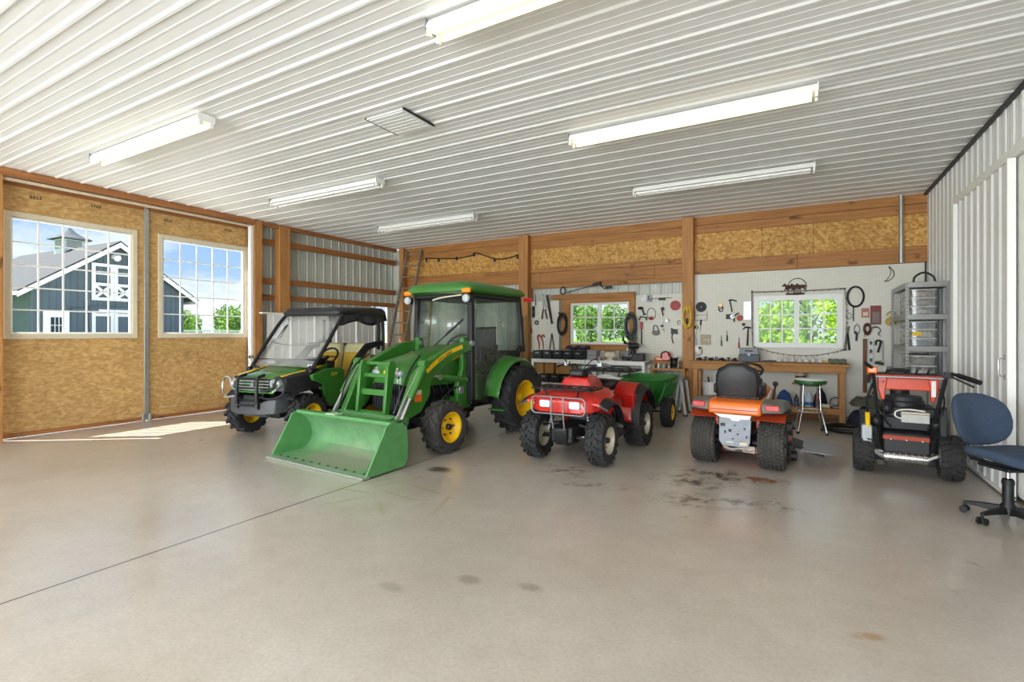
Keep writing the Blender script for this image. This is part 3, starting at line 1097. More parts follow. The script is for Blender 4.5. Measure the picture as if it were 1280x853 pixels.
# loader: bent booms, mast, cylinders
for s in (-1, 1):
    x0, x1 = s * .47, s * .56
    bm_ = M()
    top = [(-1.0, 1.40), (-1.35, 1.36), (-1.7, 1.23), (-1.98, 1.1), (-2.12, .98), (-2.25, .72), (-2.4, .42)]
    bot = [(-2.33, .36), (-2.2, .47), (-2.02, .52), (-1.86, .72), (-1.84, .9), (-1.62, 1.06), (-1.3, 1.2), (-1.02, 1.26)]
    bm_.prism(top + bot, 'yz', x0, x1)
    bo = bm_.go('loader_boom', JGREEN, t, bev=.012)
    m = M()
    e = x1 + s * .004
    pr = smooth([(e, -1.22, 1.32), (e, -1.5, 1.245), (e, -1.75, 1.13), (e, -1.93, 1.02)], 4)
    for a, b in zip(pr, pr[1:]):
        m.bar(a, b, .006, .055)
    m.go('boom_stripe', JYEL, bo)
    if s > 0:
        ang = math.atan2(1.325 - 1.06, .7)
        text('lettering', 'JOHN DEERE', .05, INK, bo, (e + .004, -1.585, 1.202), (R(90), R(-0), R(90)), .001).rotation_euler = Euler((R(90), -ang, R(90)), 'XYZ') if 0 else (Matrix.Rotation(R(90), 3, 'Z') @ Matrix.Rotation(R(90), 3, 'X') @ Matrix.Rotation(ang * 1.05, 3, 'Z')).to_euler()
        M().bb((e - .002, -2.14, .66), (e + .003, -2.02, .74)).go('warning_label', ORANGE, bo)
        M().bb((e - .002, -2.14, .745), (e + .003, -2.02, .80)).go('warning_label', CREAM, bo)
    # mast and pivots
    M().prism([(-1.18, .45), (-.92, .45), (-.9, .8), (-.95, 1.0), (-.95, 1.36), (-1.0, 1.44), (-1.08, 1.44), (-1.1, 1.0), (-1.22, .75)], 'yz', s * .40, s * .47).bb((s * .17, -1.18, .46), (s * .42, -.95, .62)).go('loader_mast', JGREEN, t, bev=.01)
    M().cyl((s * .38, -1.03, 1.36), (s * .6, -1.03, 1.36), .035).go('pivot_pin', GALV, bo)
    c = M().cyl((s * .515, -1.08, .85), (s * .515, -1.62, .93), .04).go('lift_cylinder', JGREEN, t)
    M().cyl((s * .515, -1.62, .93), (s * .515, -1.84, .96), .02).go('rod', CHROME, c)
    c = M().cyl((s * .62, -2.02, 1.12), (s * .62, -2.27, .72), .042).cyl((s * .55, -2.02, 1.12), (s * .66, -2.02, 1.12), .05).go('bucket_cylinder', JGREEN, t)
    M().cyl((s * .62, -2.27, .72), (s * .62, -2.43, .46), .022).cyl((s * .55, -2.44, .44), (s * .68, -2.44, .44), .035).go('rod', CHROME, c)
    c = M().bar((s * .57, -2.0, 1.14), (s * .57, -2.47, .45), .02, .035).go('level_link', GALV, t)
    M().tube(smooth([(s * .5, -2.42, .55), (s * .53, -2.3, .85), (s * .52, -2.15, 1.08), (s * .47, -1.95, 1.22)], 5), .012, 6).go('hydraulic_hose', BLACK, t)
    M().prism([(-2.58, .16), (-2.44, .22), (-2.34, .40), (-2.42, .50), (-2.56, .48)], 'yz', s * .47, s * .65).go('bucket_bracket', JGREEN, t, bev=.01)
M().cyl((-.6, -2.33, .45), (.6, -2.33, .45), .06, n=20).go('torque_tube', BGREEN, t)
# bucket
bw = .85
prof = [(-3.15, .008), (-2.74, .02), (-2.64, .05), (-2.575, .12), (-2.555, .22), (-2.58, .34), (-2.66, .45), (-2.74, .51)]
inner = [(-2.76, .497), (-2.69, .44), (-2.605, .335), (-2.58, .22), (-2.598, .13), (-2.652, .074), (-2.745, .042), (-3.15, .022)]


def bucketmat():
    m, nt, b = newmat('scraped bucket paint')
    co = coords(nt)
    c = ramp(nt, noi(nt, co, 6, 5), [(.3, rgb('5c8c5c')), (.7, rgb('74a272'))])
    mp = nd(nt, 'ShaderNodeMapping', vector_type='TEXTURE')
    mp.inputs['Location'].default_value = (.1, -2.85, .05)
    mp.inputs['Scale'].default_value = (.85, .42, .28)
    tc = nt.nodes.new('ShaderNodeTexCoord')
    nt.links.new(tc.outputs['Object'], mp.inputs[0])
    g = nd(nt, 'ShaderNodeTexGradient', gradient_type='SPHERICAL')
    nt.links.new(mp.outputs[0], g.inputs[0])
    k = nd(nt, 'ShaderNodeMath', operation='MULTIPLY')
    nt.links.new(g.outputs[1], k.inputs[0])
    nt.links.new(ramp(nt, noi(nt, co, 9, 6, .65), [(.25, (.4, .4, .4)), (.7, (1.6, 1.6, 1.6))]), k.inputs[1])
    f = ramp(nt, k.outputs[0], [(.08, (0, 0, 0)), (.6, (.9, .9, .9))])
    c = mixc(nt, f, c, rgb('8b8a78'))
    sp_ = ramp(nt, noi(nt, co, 38, 4, .7), [(.3, (.55, .5, .42)), (.4, (1, 1, 1))])
    c = mixc(nt, f, c, mixc(nt, 1., c, sp_, 'MULTIPLY'))
    nt.links.new(c, b.inputs['Base Color'])
    b.inputs['Roughness'].default_value = .45
    return m


bk = M().prism(prof + inner, 'yz', -bw, bw).go('bucket', bucketmat(), t, ang=30)
for s in (-1, 1):
    M().prism([(-3.14, .01), (-2.6, .02), (-2.545, .1), (-2.54, .3), (-2.56, .46), (-2.62, .5), (-2.78, .53), (-2.86, .5), (-2.9, .42)], 'yz', s * bw - .012, s * bw + .012).go('side_plate', BGREEN, bk, bev=.003)
M().bb((-bw - .02, -3.19, .004), (bw + .02, -3.1, .026)).go('cutting_edge', pm('scraped steel', 'a7b3a4', .35, .5, .12, 18), bk)
for k in range(11):
    x = -bw + .1 + k * (2 * bw - .2) / 10
    M().cyl((x, -3.07, .02), (x, -3.07, .034), .014, n=8).go('bolt_head', DKSTEEL, bk)
M().bb((-bw, -2.80, .495), (bw, -2.70, .535)).go('top_rail', BGREEN, bk, bev=.006)
M().bb((-.25, -2.81, .535), (-.08, -2.69, .545)).go('wear_plate', pm('pale green wear', 'b6cdae', .5), bk)
# cab
cabw, yf, yr = .55, -1.0, .3
CP = [  # pillars: bottom -> top
    ((cabw, yf, .55), (cabw - .03, yf + .03, 2.06)), ((cabw + .02, -.22, .9), (cabw - .02, -.05, 2.06)), ((cabw, yr + .04, 1.2), (cabw - .05, yr - .02, 2.06))]
for s in (-1, 1):
    for i, (a, b) in enumerate(CP):
        if i == 1:
            continue
        M().bar((s * a[0], a[1], a[2]), (s * b[0], b[1], b[2]), .07, .07, (0, 1, 0)).go('pillar', BLACK, t, bev=.012)
    # curved door glass with its black frame
    fr = [(yf + .04, .56), (-.62, .5), (-.5, .52), (-.3, .75), (-.05, 1.08), (.2, 1.24), (yr, 1.3)]
    up = [(yr - .03, 2.02), (yf + .06, 2.02)]
    ol = fr + up
    dx = lambda z: s * (cabw + .005 - .04 * max(0, z - 1) / 1.05)
    M().tube([(dx(z), y, z) for y, z in ol], .02, 6, closed=True).go('door_frame', BLACK, t)
    m = M()
    m.f(m.vs([(dx(z), y, z) for y, z in ol]))
    m.go('door_glass', CABGL, t, solid=.006)
    M().tube([(dx(1.2) + s * .02, -.86, 1.28), (dx(1.2) + s * .05, -.86, 1.25), (dx(1.2) + s * .05, -.86, 1.1), (dx(1.2) + s * .02, -.86, 1.07)], .012, 6).go('door_handle', BLACK, t)
    # rear fender over the wheel
    m = M()
    ra = []
    for i in range(13):
        a = R(172 - i * 12.5)
        yy, zz = .0 - .62 * math.cos(a) * -1 * -1, .5 + .62 * math.sin(a)
        yy = .62 * math.cos(a)
        ra.append((yy, zz))
    rings = []
    for yy, zz in ra:
        rings.append([(s * .48, yy, zz + .03), (s * .69, yy, zz + .01), (s * .74, yy, zz - .035), (s * .735, yy * .985, zz - .05), (s * .68, yy * .985, zz - .015), (s * .48, yy, zz)])
    m.loft(rings).go('rear_fender', JGREEN, t, ang=45)
    M().bb((s * .5, .5, .94), (s * .86, .62, 1.0)).go('fender_light', BLACK, t, bev=.02) if 0 else None
    # steps
    st = M().bb((s * .5, -.55, .36), (s * .78, -.3, .385)).go('step', JGREEN, t, bev=.006)
    M().bar((s * .52, -.42, .38), (s * .52, -.42, .58), .03, .05).go('step_hanger', BLACK, st)
m = M()
wf = [(-cabw + .05, yf - .02, 1.28), (cabw - .05, yf - .02, 1.28), (cabw - .08, yf + .02, 2.03), (-cabw + .08, yf + .02, 2.03)]
m.f(m.vs(wf))
m.go('windscreen', CABGL, t, solid=.006)
m = M()
m.f(m.vs([(-cabw + .07, yr + .03, 1.2), (cabw - .07, yr + .03, 1.2), (cabw - .1, yr, 2.03), (-cabw + .1, yr, 2.03)]))
m.go('rear_window', CABGL, t, solid=.006)
M().bb((-cabw, yf - .03, 1.16), (cabw, yf + .06, 1.28)).bb((-cabw, yf - .02, .55), (-.33, yf + .04, 1.2)).bb((.33, yf - .02, .55), (cabw, yf + .04, 1.2)).go('cowl', BLACK, t, bev=.015)
M().bb((-cabw, yf, .5), (cabw, -.45, .56)).bb((-.46, -.45, .56), (.46, yr, .8)).go('cab_floor', BLACK, t, bev=.01)
M().bb((-.5, yr - .03, .8), (.5, yr + .05, 1.22)).go('rear_bulkhead', BLACK, t, bev=.01)
M().bb((-cabw, yf - .03, 2.01), (cabw, yr, 2.08)).go('roof_liner', BLACK, t, bev=.02)
# roof: rounded shell
rings = []
for k, (z, g, r) in enumerate(((2.07, -.02, .1), (2.1, .07, .14), (2.15, .08, .16), (2.2, .04, .18), (2.235, -.06, .2), (2.25, -.22, .2))):
    rings.append([(x, y, z + (.012 if k > 2 else 0) - .02 * (y > -.2) * (k > 1)) for x, y in rrect(2 * cabw + 2 * g, yr - yf + .12 + 2 * g, r, 5, (0, (yf + yr) / 2 - .03))])
M().loft(rings).go('roof', JGREEN, t, ang=60)
for s in (-1, 1):
    a = M().box((s * .56, yf - .13, 2.1), (.15, .06, .07)).go('turn_signal', AMBER, t, bev=.02)
    w_ = M().lathe([(.001, -.05), (.05, -.045), (.062, -.02), (.05, .03), (.001, .05)], (s * .56, yf - .12, 1.99), 'y', 18).go('work_light', LAMPG, t)
    M().lathe([(.064, -.02), (.066, .0), (.055, .04), (.02, .06)], (s * .56, yf - .12, 1.99), 'y', 18).go('lamp_housing', BLACK, w_)
M().box((.66, .33, 2.04), (.16, .06, .06)).go('tail_signal', REDL, t, bev=.015)
M().tube(smooth([(-.16, yf - .03, 1.99), (0, yf - .03, 2.02), (.25, yf - .03, 2.04), (.4, yf - .04, 2.05)], 4), .012, 6).go('sun_visor_edge', CREAM, t)
M().tube([(-.15, yf - .04, 1.3), (.4, yf - .03, 1.68)], .009, 6).bar((.1, yf - .03, 1.48), (.42, yf - .03, 1.7), .012, .03).go('wiper', BLACK, t)
sw = M().tube([(.17 * math.cos(a) , -.63 + .15 * math.sin(a), 1.38 + .1 * math.sin(a)) for a in [2 * PI * i / 20 for i in range(20)]], .014, 8, closed=True).go('steering_wheel', BLACK, t)
M().tube([(0, -.63, 1.38), (0, -.8, 1.1), (0, -.85, .6)], [.025, .04, .06]).bar((-.16, -.63, 1.38), (.16, -.63, 1.38), .03, .015).go('column', BLACK, sw)
se = M().box((0, -.16, .97), (.46, .44, .13)).go('seat', DKGREY, t, bev=.04)
M().box((0, .08, 1.3), (.44, .13, .62), (R(-8), 0, 0)).go('backrest', DKGREY, se, bev=.05)
for s in (-1, 1):
    M().box((s * .27, -.1, 1.17), (.07, .3, .06)).go('armrest', DKGREY, se, bev=.02)
M().tube([(.33, -.35, .8), (.34, -.4, 1.12)], .014, 6).sph((.34, -.4, 1.14), .03).go('gear_lever', BLACK, t)
M().bb((.3, -.05, 1.32), (.31, .1, 1.68)).go('paper_sheet', pm('paper', 'dfe3df', .7), t)
M().bb((-.5, -.9, .57), (.5, -.8, .9)).go('pedal_board', BLACK, t)
M().tube(smooth([(.4, -.93, .7), (.47, -1.3, .75), (.46, -1.7, .5)], 5), .014, 6).go('hose', BLACK, t)
M().bb((.471, -1.07, .83), (.476, -.96, .89)).go('decal', JYEL, t)
M().bb((.40, -1.18, .66), (.48, -1.08, .76)).go('clamp', GALV, t, bev=.01)
# ------------------------------------------------------------------ side-by-side utility vehicle (front looks to -y, origin under the front axle)
t = T('utility_vehicle', 'green and black side-by-side buggy with yellow seats, brush guard and clear windscreen', 'utility vehicle', (-6.75, 4.80, 0), 8)
PLEX = glassmat('scratched windscreen plastic', 'f2f4f2', .06, .16)
SEATY = pm('yellow vinyl', 'd9b02c', .5, 0, .08, 6)
SEATC = pm('cream seat cover', 'd8cd9c', .8, 0, .1, 5, .2)
for s in (1, -1):
    wheel(t, 'front_wheel', (s * .58, 0, .32), .32, .24, .17, TYRE, JYEL, 'lug', 15, s, bolts=4, hubm=DKSTEEL, dish=.3, lugh=.03)
    wheel(t, 'rear_wheel', (s * .57, 2.0, .32), .32, .28, .17, TYRE, JYEL, 'lug', 15, s, bolts=4, hubm=DKSTEEL, dish=.3, lugh=.03)
    M().tube([(s * .2, -.05, .36), (s * .5, 0, .33)], .03).tube([(s * .22, .1, .42), (s * .5, .02, .36)], .022).cyl((s * .35, .02, .36), (s * .3, .08, .72), .035).go('suspension_arm', BLACK, t)
m = M().bb((-.36, -.3, .3), (.36, 2.5, .42)).bb((-.5, .42, .32), (.5, 1.5, .44))
m.go('chassis', BLACK, t, bev=.03)
# hood
rings = []
for y, hw, z, dz in ((-.40, .34, .82, .02), (-.36, .40, .885, .04), (-.15, .45, .945, .06), (.15, .49, 1.0, .06), (.36, .52, 1.05, .05), (.48, .52, 1.07, .04)):
    top = [(hw * a, y, z - dz * abs(a) ** 2.6) for a in [-1 + i / 7 for i in range(15)]]
    rings.append(top + [(hw, y, z - .16), (-hw, y, z - .16)])
hd = M().loft(rings).go('hood', JGREEN, t, ang=50)
for s in (1, -1):
    m = M()
    A = [(s * .40, -.30, .895), (s * .455, 0, .945), (s * .51, .36, 1.01)]
    for a, b in zip(A, A[1:]):
        m.bar(a, b, .06, .012)
    m.go('yellow_stripe', JYEL, hd)
    # headlight set into the black cheek
    hl = M().prism(rrect(.17, .11, .04, 4, (s * .38, .80)), 'xz', -.405, -.33).go('headlight', LAMPG, t, bev=.01)
    M().lathe([(.062, .0), (.05, -.015), (.05, .01), (.062, .012)], (s * .395, -.41, .80), 'y', 20, closed=True).lathe([(.03, -.012), (.001, -.016)], (s * .395, -.41, .80), 'y', 16).go('reflector', CHROME, hl)
    # black cheek and wheel-arch plastics
    m = M()
    m.loft([[(s * .30, -.39, .70), (s * .50, -.33, .68), (s * .50, -.30, .875), (s * .32, -.36, .89)], [(s * .36, -.2, .66), (s * .6, -.14, .66), (s * .575, -.1, .90), (s * .44, -.15, .93)], [(s * .45, .25, .68), (s * .66, .3, .72), (s * .62, .3, .93), (s * .5, .25, .99)]])
    m.go('front_cheek', BLACK, t, bev=.012)
    ra = []
    for i in range(11):
        a = R(42 + i * 11.5)
        ra.append([(s * xx, -.43 * math.cos(a) * (1 - .0), .32 + rr * math.sin(a)) for xx, rr in ((.40, .43), (.63, .42), (.64, .385), (.40, .395))])
    M().loft(ra).go('wheel_arch', BLACK, t, bev=.006)
    # green side panel behind the wheel
    m = M()
    m.prism([(.30, .52), (.42, .40), (.66, .36), (.70, .6), (.72, .93), (.60, .98), (.3, .97), (.02, .9), (.05, .82), (.22, .76)], 'yz', s * .59, s * .655)
    sp_ = m.go('side_panel', JGREEN, t, bev=.015)
    if s > 0:
        text('lettering', 'XUV', .07, JYEL, sp_, (.6575, .47, .885), (R(90), 0, R(90)), .001)
    # rear body side
    M().prism([(1.45, .5), (2.62, .55), (2.66, 1.0), (1.5, 1.0)], 'yz', s * .66, s * .72).go('cargo_side', JGREEN, t, bev=.015)
    # cage
    ft = smooth([(s * .60, .06, .95), (s * .61, .36, 1.33), (s * .60, .68, 1.72), (s * .57, .84, 1.83), (s * .56, 1.2, 1.87), (s * .56, 1.62, 1.87), (s * .57, 1.76, 1.82), (s * .58, 1.8, 1.6), (s * .6, 1.78, 1.0), (s * .6, 1.75, .5)], 5)
    M().tube(ft, .028, 10).go('roll_cage_side', BLACK, t)
    M().tube(smooth([(s * .6, .1, 1.02), (s * .5, .08, .98), (s * .45, .1, .96)], 3), .022, 8).sph((s * .6, .05, .95), .045, 10, 6).go('cage_clamp', BLACK, t)
    M().prism([(.78, .55), (.92, .52), (1.05, .95), (1.35, 1.22), (1.72, 1.3), (1.72, 1.38), (1.3, 1.33), (.98, 1.08), (.80, .78)], 'yz', s * .57, s * .63).go('hip_guard', BLACK, t, bev=.015)
    M().bb((s * .575, 1.62, 1.22), (s * .625, 1.67, 1.75)).go('rear_strut', BLACK, t, bev=.01)
for y, z in ((.82, 1.83), (1.74, 1.84), (1.79, 1.3)):
    M().tube([(-.57, y, z), (.57, y, z)], .026, 10).go('roll_cage_cross', BLACK, t)
# front fascia: slats, bumper, brush guard
g = M().bb((-.32, -.40, .66), (.32, -.3, .86)).go('grille', BLACK, t, bev=.02)
for k in range(4):
    M().bb((-.29, -.425, .695 + k * .042), (.29, -.39, .712 + k * .042)).go('slat', GALV, g, bev=.004)
M().lathe([(.001, -.012), (.035, -.01), (.038, .0)], (0, -.43, .78), 'y', 16).go('badge', GREY, g)
m = M()
m.loft([[(-.5, -.3, .40), (-.5, -.3, .66), (-.5, -.22, .66), (-.5, -.22, .4)], [(-.42, -.43, .38), (-.42, -.43, .62), (-.42, -.34, .62), (-.42, -.34, .38)], [(-.2, -.5, .36), (-.2, -.49, .54), (-.2, -.38, .54), (-.2, -.38, .36)], [(.2, -.5, .36), (.2, -.49, .54), (.2, -.38, .54), (.2, -.38, .36)], [(.42, -.43, .38), (.42, -.43, .62), (.42, -.34, .62), (.42, -.34, .38)], [(.5, -.3, .40), (.5, -.3, .66), (.5, -.22, .66), (.5, -.22, .4)]])
m.go('bumper', pm('bumper grey', '46484b', .42, 0, .15, 12), t, bev=.02)
M().prism([(-.48, .40), (-.36, .32), (-.1, .28), (-.1, .34), (-.36, .42)], 'yz', -.22, .22).go('skid_plate', GREY, t, bev=.01)
M().cyl((-.12, -.43, .59), (.12, -.43, .59), .045).bb((-.16, -.46, .545), (.16, -.38, .575)).go('winch', DKSTEEL, t)
for s in (1, -1):
    m = M()
    m.tube(smooth([(s * .19, -.47, .44), (s * .19, -.52, .55), (s * .185, -.52, .78), (s * .18, -.49, .88), (s * .17, -.38, .915)], 4), .024, 8)
    m.bar((s * .19, -.525, .48), (s * .185, -.525, .84), .055, .014, (0, 1, 0))
    b = m.go('brush_guard_upright', BLACK, t)
    m = M()
    for k in range(6):
        m.cyl((s * .187, -.536, .5 + k * .06), (s * .187, -.53, .5 + k * .06), .008, n=8)
    m.go('bolt_heads', GALV, b)
    M().tube(smooth([(s * .22, -.5, .62), (s * .42, -.5, .60), (s * .56, -.44, .66), (s * .585, -.42, .78), (s * .53, -.42, .875), (s * .44, -.42, .86), (s * .38, -.44, .74), (s * .23, -.5, .70)], 4), .016, 8).go('brush_guard_loop', CHROME if s < 0 else BLACK, t)
    M().tube([(s * .2, -.5, .87), (-s * .2, -.5, .87)] if s > 0 else [(s * .2, -.51, .50), (-s * .2, -.51, .50)], .018, 8).go('brush_guard_bar', BLACK, t)
# windscreen, roof
m = M()
m.surf(lambda u, v: ((-1 + 2 * u) * (.575 - .02 * v), .10 + .70 * v, .99 + .82 * v + .02 * (1 - (2 * u - 1) ** 2)), 8, 6)
ws = m.go('windscreen', PLEX, t, solid=.005)
M().tube([(-.58, .2, 1.1), (.58, .2, 1.1)], .016, 8).go('windscreen_rail', BLACK, ws)
M().tube(smooth([(-.5, .40, 1.36), (-.2, .38, 1.32), (.2, .38, 1.32), (.36, .42, 1.36), (.42, .46, 1.42)], 4), .010, 6).go('windscreen_seam', GREY, ws)
M().tube([(-.5, .48, 1.42), (-.46, .62, 1.62), (-.42, .62, 1.64), (-.44, .5, 1.44)], .008, 6, closed=True).go('windscreen_latch', BLACK, ws)
rings = []
for z, g_, r in ((1.80, 0, .06), (1.86, .03, .1), (1.915, .0, .13), (1.935, -.1, .12)):
    rings.append([(x, y, z + .035 * (y - 1.2)) for x, y in rrect(1.2 + 2 * g_, 1.14 + 2 * g_, r, 4, (0, 1.27))])
rf = M().loft(rings).go('roof', pm('satin black roof', '232426', .3, 0, .15, 4), t, ang=60)
M().prism(rrect(.46, .5, .08, 4, (-.1, 1.2)), 'xy', 1.93, 1.945).go('roof_panel', GREY, rf, bev=.006)
M().surf(lambda u, v: ((-1 + 2 * u) * .6, 1.84 + .05 * v + .02 * math.sin(u * 19), 1.88 - .2 * v - .04 * math.sin(u * 11) * v), 20, 4).go('rolled_curtain', BLACK, t, solid=.012)
# dash, wheel, seats, box
M().loft([[(-.52, .46, .9), (.52, .46, .9), (.52, .46, 1.09), (-.52, .46, 1.09)], [(-.52, .62, .8), (.52, .62, .8), (.52, .66, 1.07), (-.52, .66, 1.07)]]).bb((.05, .3, 1.03), (.5, .5, 1.13)).go('dashboard', BLACK, t, bev=.02)
sw = M().tube([(.27 + .17 * math.cos(a), .78 + .1 * math.sin(a), 1.13 + .13 * math.sin(a)) for a in [2 * PI * i / 20 for i in range(20)]], .016, 8, closed=True).go('steering_wheel', BLACK, t)
M().tube([(.27, .78, 1.13), (.27, .6, 1.0)], .025).bar((.1, .78, 1.13), (.44, .78, 1.13), .04, .02).go('column', BLACK, sw)
for s in (1, -1):
    se = M().box((s * .29, 1.15, .78), (.5, .5, .13)).go('seat', SEATY, t, bev=.05)
    M().box((s * .29, 1.47, 1.08), (.5, .13, .52), (R(-12), 0, 0)).go('backrest', SEATC, se, bev=.05)
    M().box((s * .29, 1.40, 1.0), (.48, .06, .36), (R(-12), 0, 0)).go('back_cushion', SEATY, se, bev=.03)
m = M().bb((-.68, 1.62, .78), (.68, 2.66, .83)).bb((-.68, 1.62, .8), (.68, 1.68, 1.08)).bb((-.68, 2.6, .8), (.68, 2.66, 1.08))
m.go('cargo_box', JGREEN, t, bev=.012)
M().bb((-.5, 2.0, .84), (.1, 2.4, 1.2)).go('cargo_crate', BLACK, t, bev=.02) if 0 else None
# ------------------------------------------------------------------ red quad bike (front looks to -y, origin under the front axle)
t = T('quad_bike', 'red four-wheel quad bike with black racks parked ahead of the green dump cart', 'quad bike', (-2.365, 5.50, 0), -1.5)
RIMC = pm('cream wheel rim', 'cfc9b4', .4, .2, .08)
SEATB = pm('black vinyl', '1d1e20', .42, 0, .15, 16, .05)
for s in (1, -1):
    wheel(t, 'front_wheel', (s * .41, 0, .295), .295, .22, .15, TYRE, RIMC, 'knob', 18, s, bolts=4, hubm=DKSTEEL, dish=.25, lugh=.028)
    wheel(t, 'rear_wheel', (s * .43, 1.3, .295), .295, .27, .14, TYRE, RIMC, 'lug', 16, s, bolts=4, hubm=DKSTEEL, dish=.3, lugh=.026)
    for z, y0 in ((.30, -.08), (.43, .02)):
        M().tube([(s * .12, y0, z), (s * .34, 0, z - .03)], .016).tube([(s * .12, y0 + .2, z), (s * .34, .02, z - .03)], .016).go('a_arm', DKSTEEL, t)
    sh = M().cyl((s * .27, .0, .34), (s * .2, .05, .66), .018).go('shock', GREY, t)
    m = M()
    m.tube([(s * (.26 - .055 * i / 60) + .032 * math.cos(i * .75), .01 + .035 * i / 60 + .032 * math.sin(i * .75), .4 + .22 * i / 60) for i in range(61)], .006, 6)
    m.go('spring', BLACK, sh)
    M().tube([(s * .08, -.02, .30), (s * .33, 0, .30)], .014).go('drive_shaft', CHROME, t)
M().bb((-.14, -.2, .24), (.14, 1.25, .44)).bb((-.17, .35, .3), (.17, .95, .62)).go('frame', BLACK, t, bev=.03)
M().prism([(-.24, .30), (-.18, .22), (.1, .2), (.1, .42), (-.16, .46), (-.25, .42)], 'yz', -.085, .085).go('skid_plate', BLACK, t, bev=.012)
m = M()
for k in range(5):
    m.cyl((.17, .46 + k * .05, .42), (.21, .46 + k * .05, .42), .02, n=8)
m.bb((-.2, .42, .3), (.2, .8, .56)).go('engine', DKSTEEL, t, bev=.02)
# front cowl
sec = [(-.24, .30, .60, .74), (-.20, .36, .585, .785), (-.06, .42, .60, .815), (.14, .46, .64, .83), (.34, .44, .66, .84), (.46, .36, .66, .86)]
rings = []
for y, hw, zb, zt in sec:
    rings.append([(x * hw, y, zb + (zt - zb) * q) for x, q in ((-1, .15), (-1, .62), (-.9, .86), (-.55, .97), (0, 1), (.55, .97), (.9, .86), (1, .62), (1, .15), (.8, 0), (-.8, 0))])
fc = M().loft(rings).go('front_cowl', RED, t, bev=.008, ang=45)
for s in (1, -1):
    hl = M().prism(rrect(.135, .085, .02, 3, (s * .185, .695)), 'xz', -.262, -.2).go('headlight', LAMPG, t, bev=.006)
    M().prism(rrect(.06, .075, .015, 3, (s * .325, .69)), 'xz', -.2, -.16).go('side_reflector', REDL, t, bev=.006)
    # fenders: red top with black flare
    ra, rb = [], []
    for i in range(10):
        a = R(58 + i * 12.2)
        y, z = -.36 * math.cos(a), .36 + .37 * math.sin(a)
        ra.append([(s * .26, y, z + .07), (s * .46, y, z + .04), (s * .47, y, z + .015), (s * .26, y, z + .05)])
        rb.append([(s * .455, y, z + .045), (s * .555, y * 1.02, z - .01), (s * .56, y * 1.02, z - .03), (s * .455, y, z + .01)])
    M().loft(ra).go('front_fender', RED, t)
    M().loft(rb).go('fender_flare', BLACK, t)
    M().prism([(.36, .64), (.5, .40), (.62, .38), (.68, .5), (.62, .72), (.44, .76)], 'yz', s * .2, s * .34).go('side_cover', RED, t, bev=.012)
    # foot well
    M().bb((s * .2, .4, .25), (s * .46, .95, .28)).go('footboard', BLACK, t, bev=.008)
    M().prism([(.36, .26), (.42, .26), (.34, .68), (.28, .66)], 'yz', s * .42, s * .46).go('mud_guard', BLACK, t, bev=.006)
    # rear fender
    ra, rb = [], []
    for i in range(12):
        a = R(4 + i * 14.5)
        y, z = 1.3 - .4 * math.cos(a), .34 + .45 * math.sin(a)
        ra.append([(s * .18, y, z + .06), (s * .46, y, z + .04), (s * .47, y, z), (s * .18, y, z + .03)])
        rb.append([(s * .455, y, z + .045), (s * .56, y, z - .01), (s * .565, y, z - .04), (s * .455, y, z)])
    M().loft(ra).go('rear_fender', RED, t)
    M().loft(rb).go('fender_flare', BLACK, t)
    M().prism([(.88, .72), (.98, .34), (1.02, .34), (1.1, .7)], 'yz', s * .33, s * .49).go('leg_guard', RED, t, bev=.01)
    M().bb((s * .36, .915, .70), (s * .44, .925, .74)).go('warning_label', CREAM, t) if 0 else None
# pod, tank, bars
rings = []
for y, hw, zb, zt in ((.16, .15, .80, .86), (.2, .19, .8, .965), (.42, .17, .8, 1.0), (.6, .14, .78, .97), (.75, .13, .76, .9)):
    rings.append([(x * hw, y, zb + (zt - zb) * q) for x, q in ((-1.05, 0), (-1, .6), (-.8, .95), (0, 1.0), (.8, .95), (1, .6), (1.05, 0))])
M().loft(rings).go('tank_cover', RED, t, bev=.012)
M().bb((-.1, .2, .97), (.1, .4, 1.06)).go('instrument_pod', BLACK, t, bev=.03)
hb = M().tube(smooth([(-.38, .5, 1.08), (-.24, .44, 1.12), (-.12, .38, 1.08), (0, .37, 1.05), (.12, .38, 1.08), (.24, .44, 1.12), (.38, .5, 1.08)], 4), .013, 8).go('handlebar', BLACK, t)
for s in (1, -1):
    M().tube([(s * .26, .445, 1.118), (s * .385, .5, 1.08)], .019, 10).go('grip', BLACK, hb)
    M().tube([(s * .26, .41, 1.12), (s * .36, .42, 1.10)], .008, 6).box((s * .22, .43, 1.12), (.06, .05, .05)).go('lever', GREY, hb)
    M().tube(smooth([(s * .22, .42, 1.13), (s * .2, .3, 1.19), (s * .1, .22, 1.08), (s * .06, .25, .95)], 5), .006, 6).go('cable', BLACK, hb)
rings = []
for y, hw, z0, z1 in ((.66, .1, .76, .86), (.8, .14, .74, .9), (1.05, .16, .74, .88), (1.3, .17, .74, .9), (1.44, .15, .76, .88)):
    rings.append([(x * hw, y, z0 + (z1 - z0) * q) for x, q in ((-1, 0), (-1, .7), (-.8, .97), (0, 1), (.8, .97), (1, .7), (1, 0))])
M().loft(rings).go('seat', SEATB, t, bev=.015)


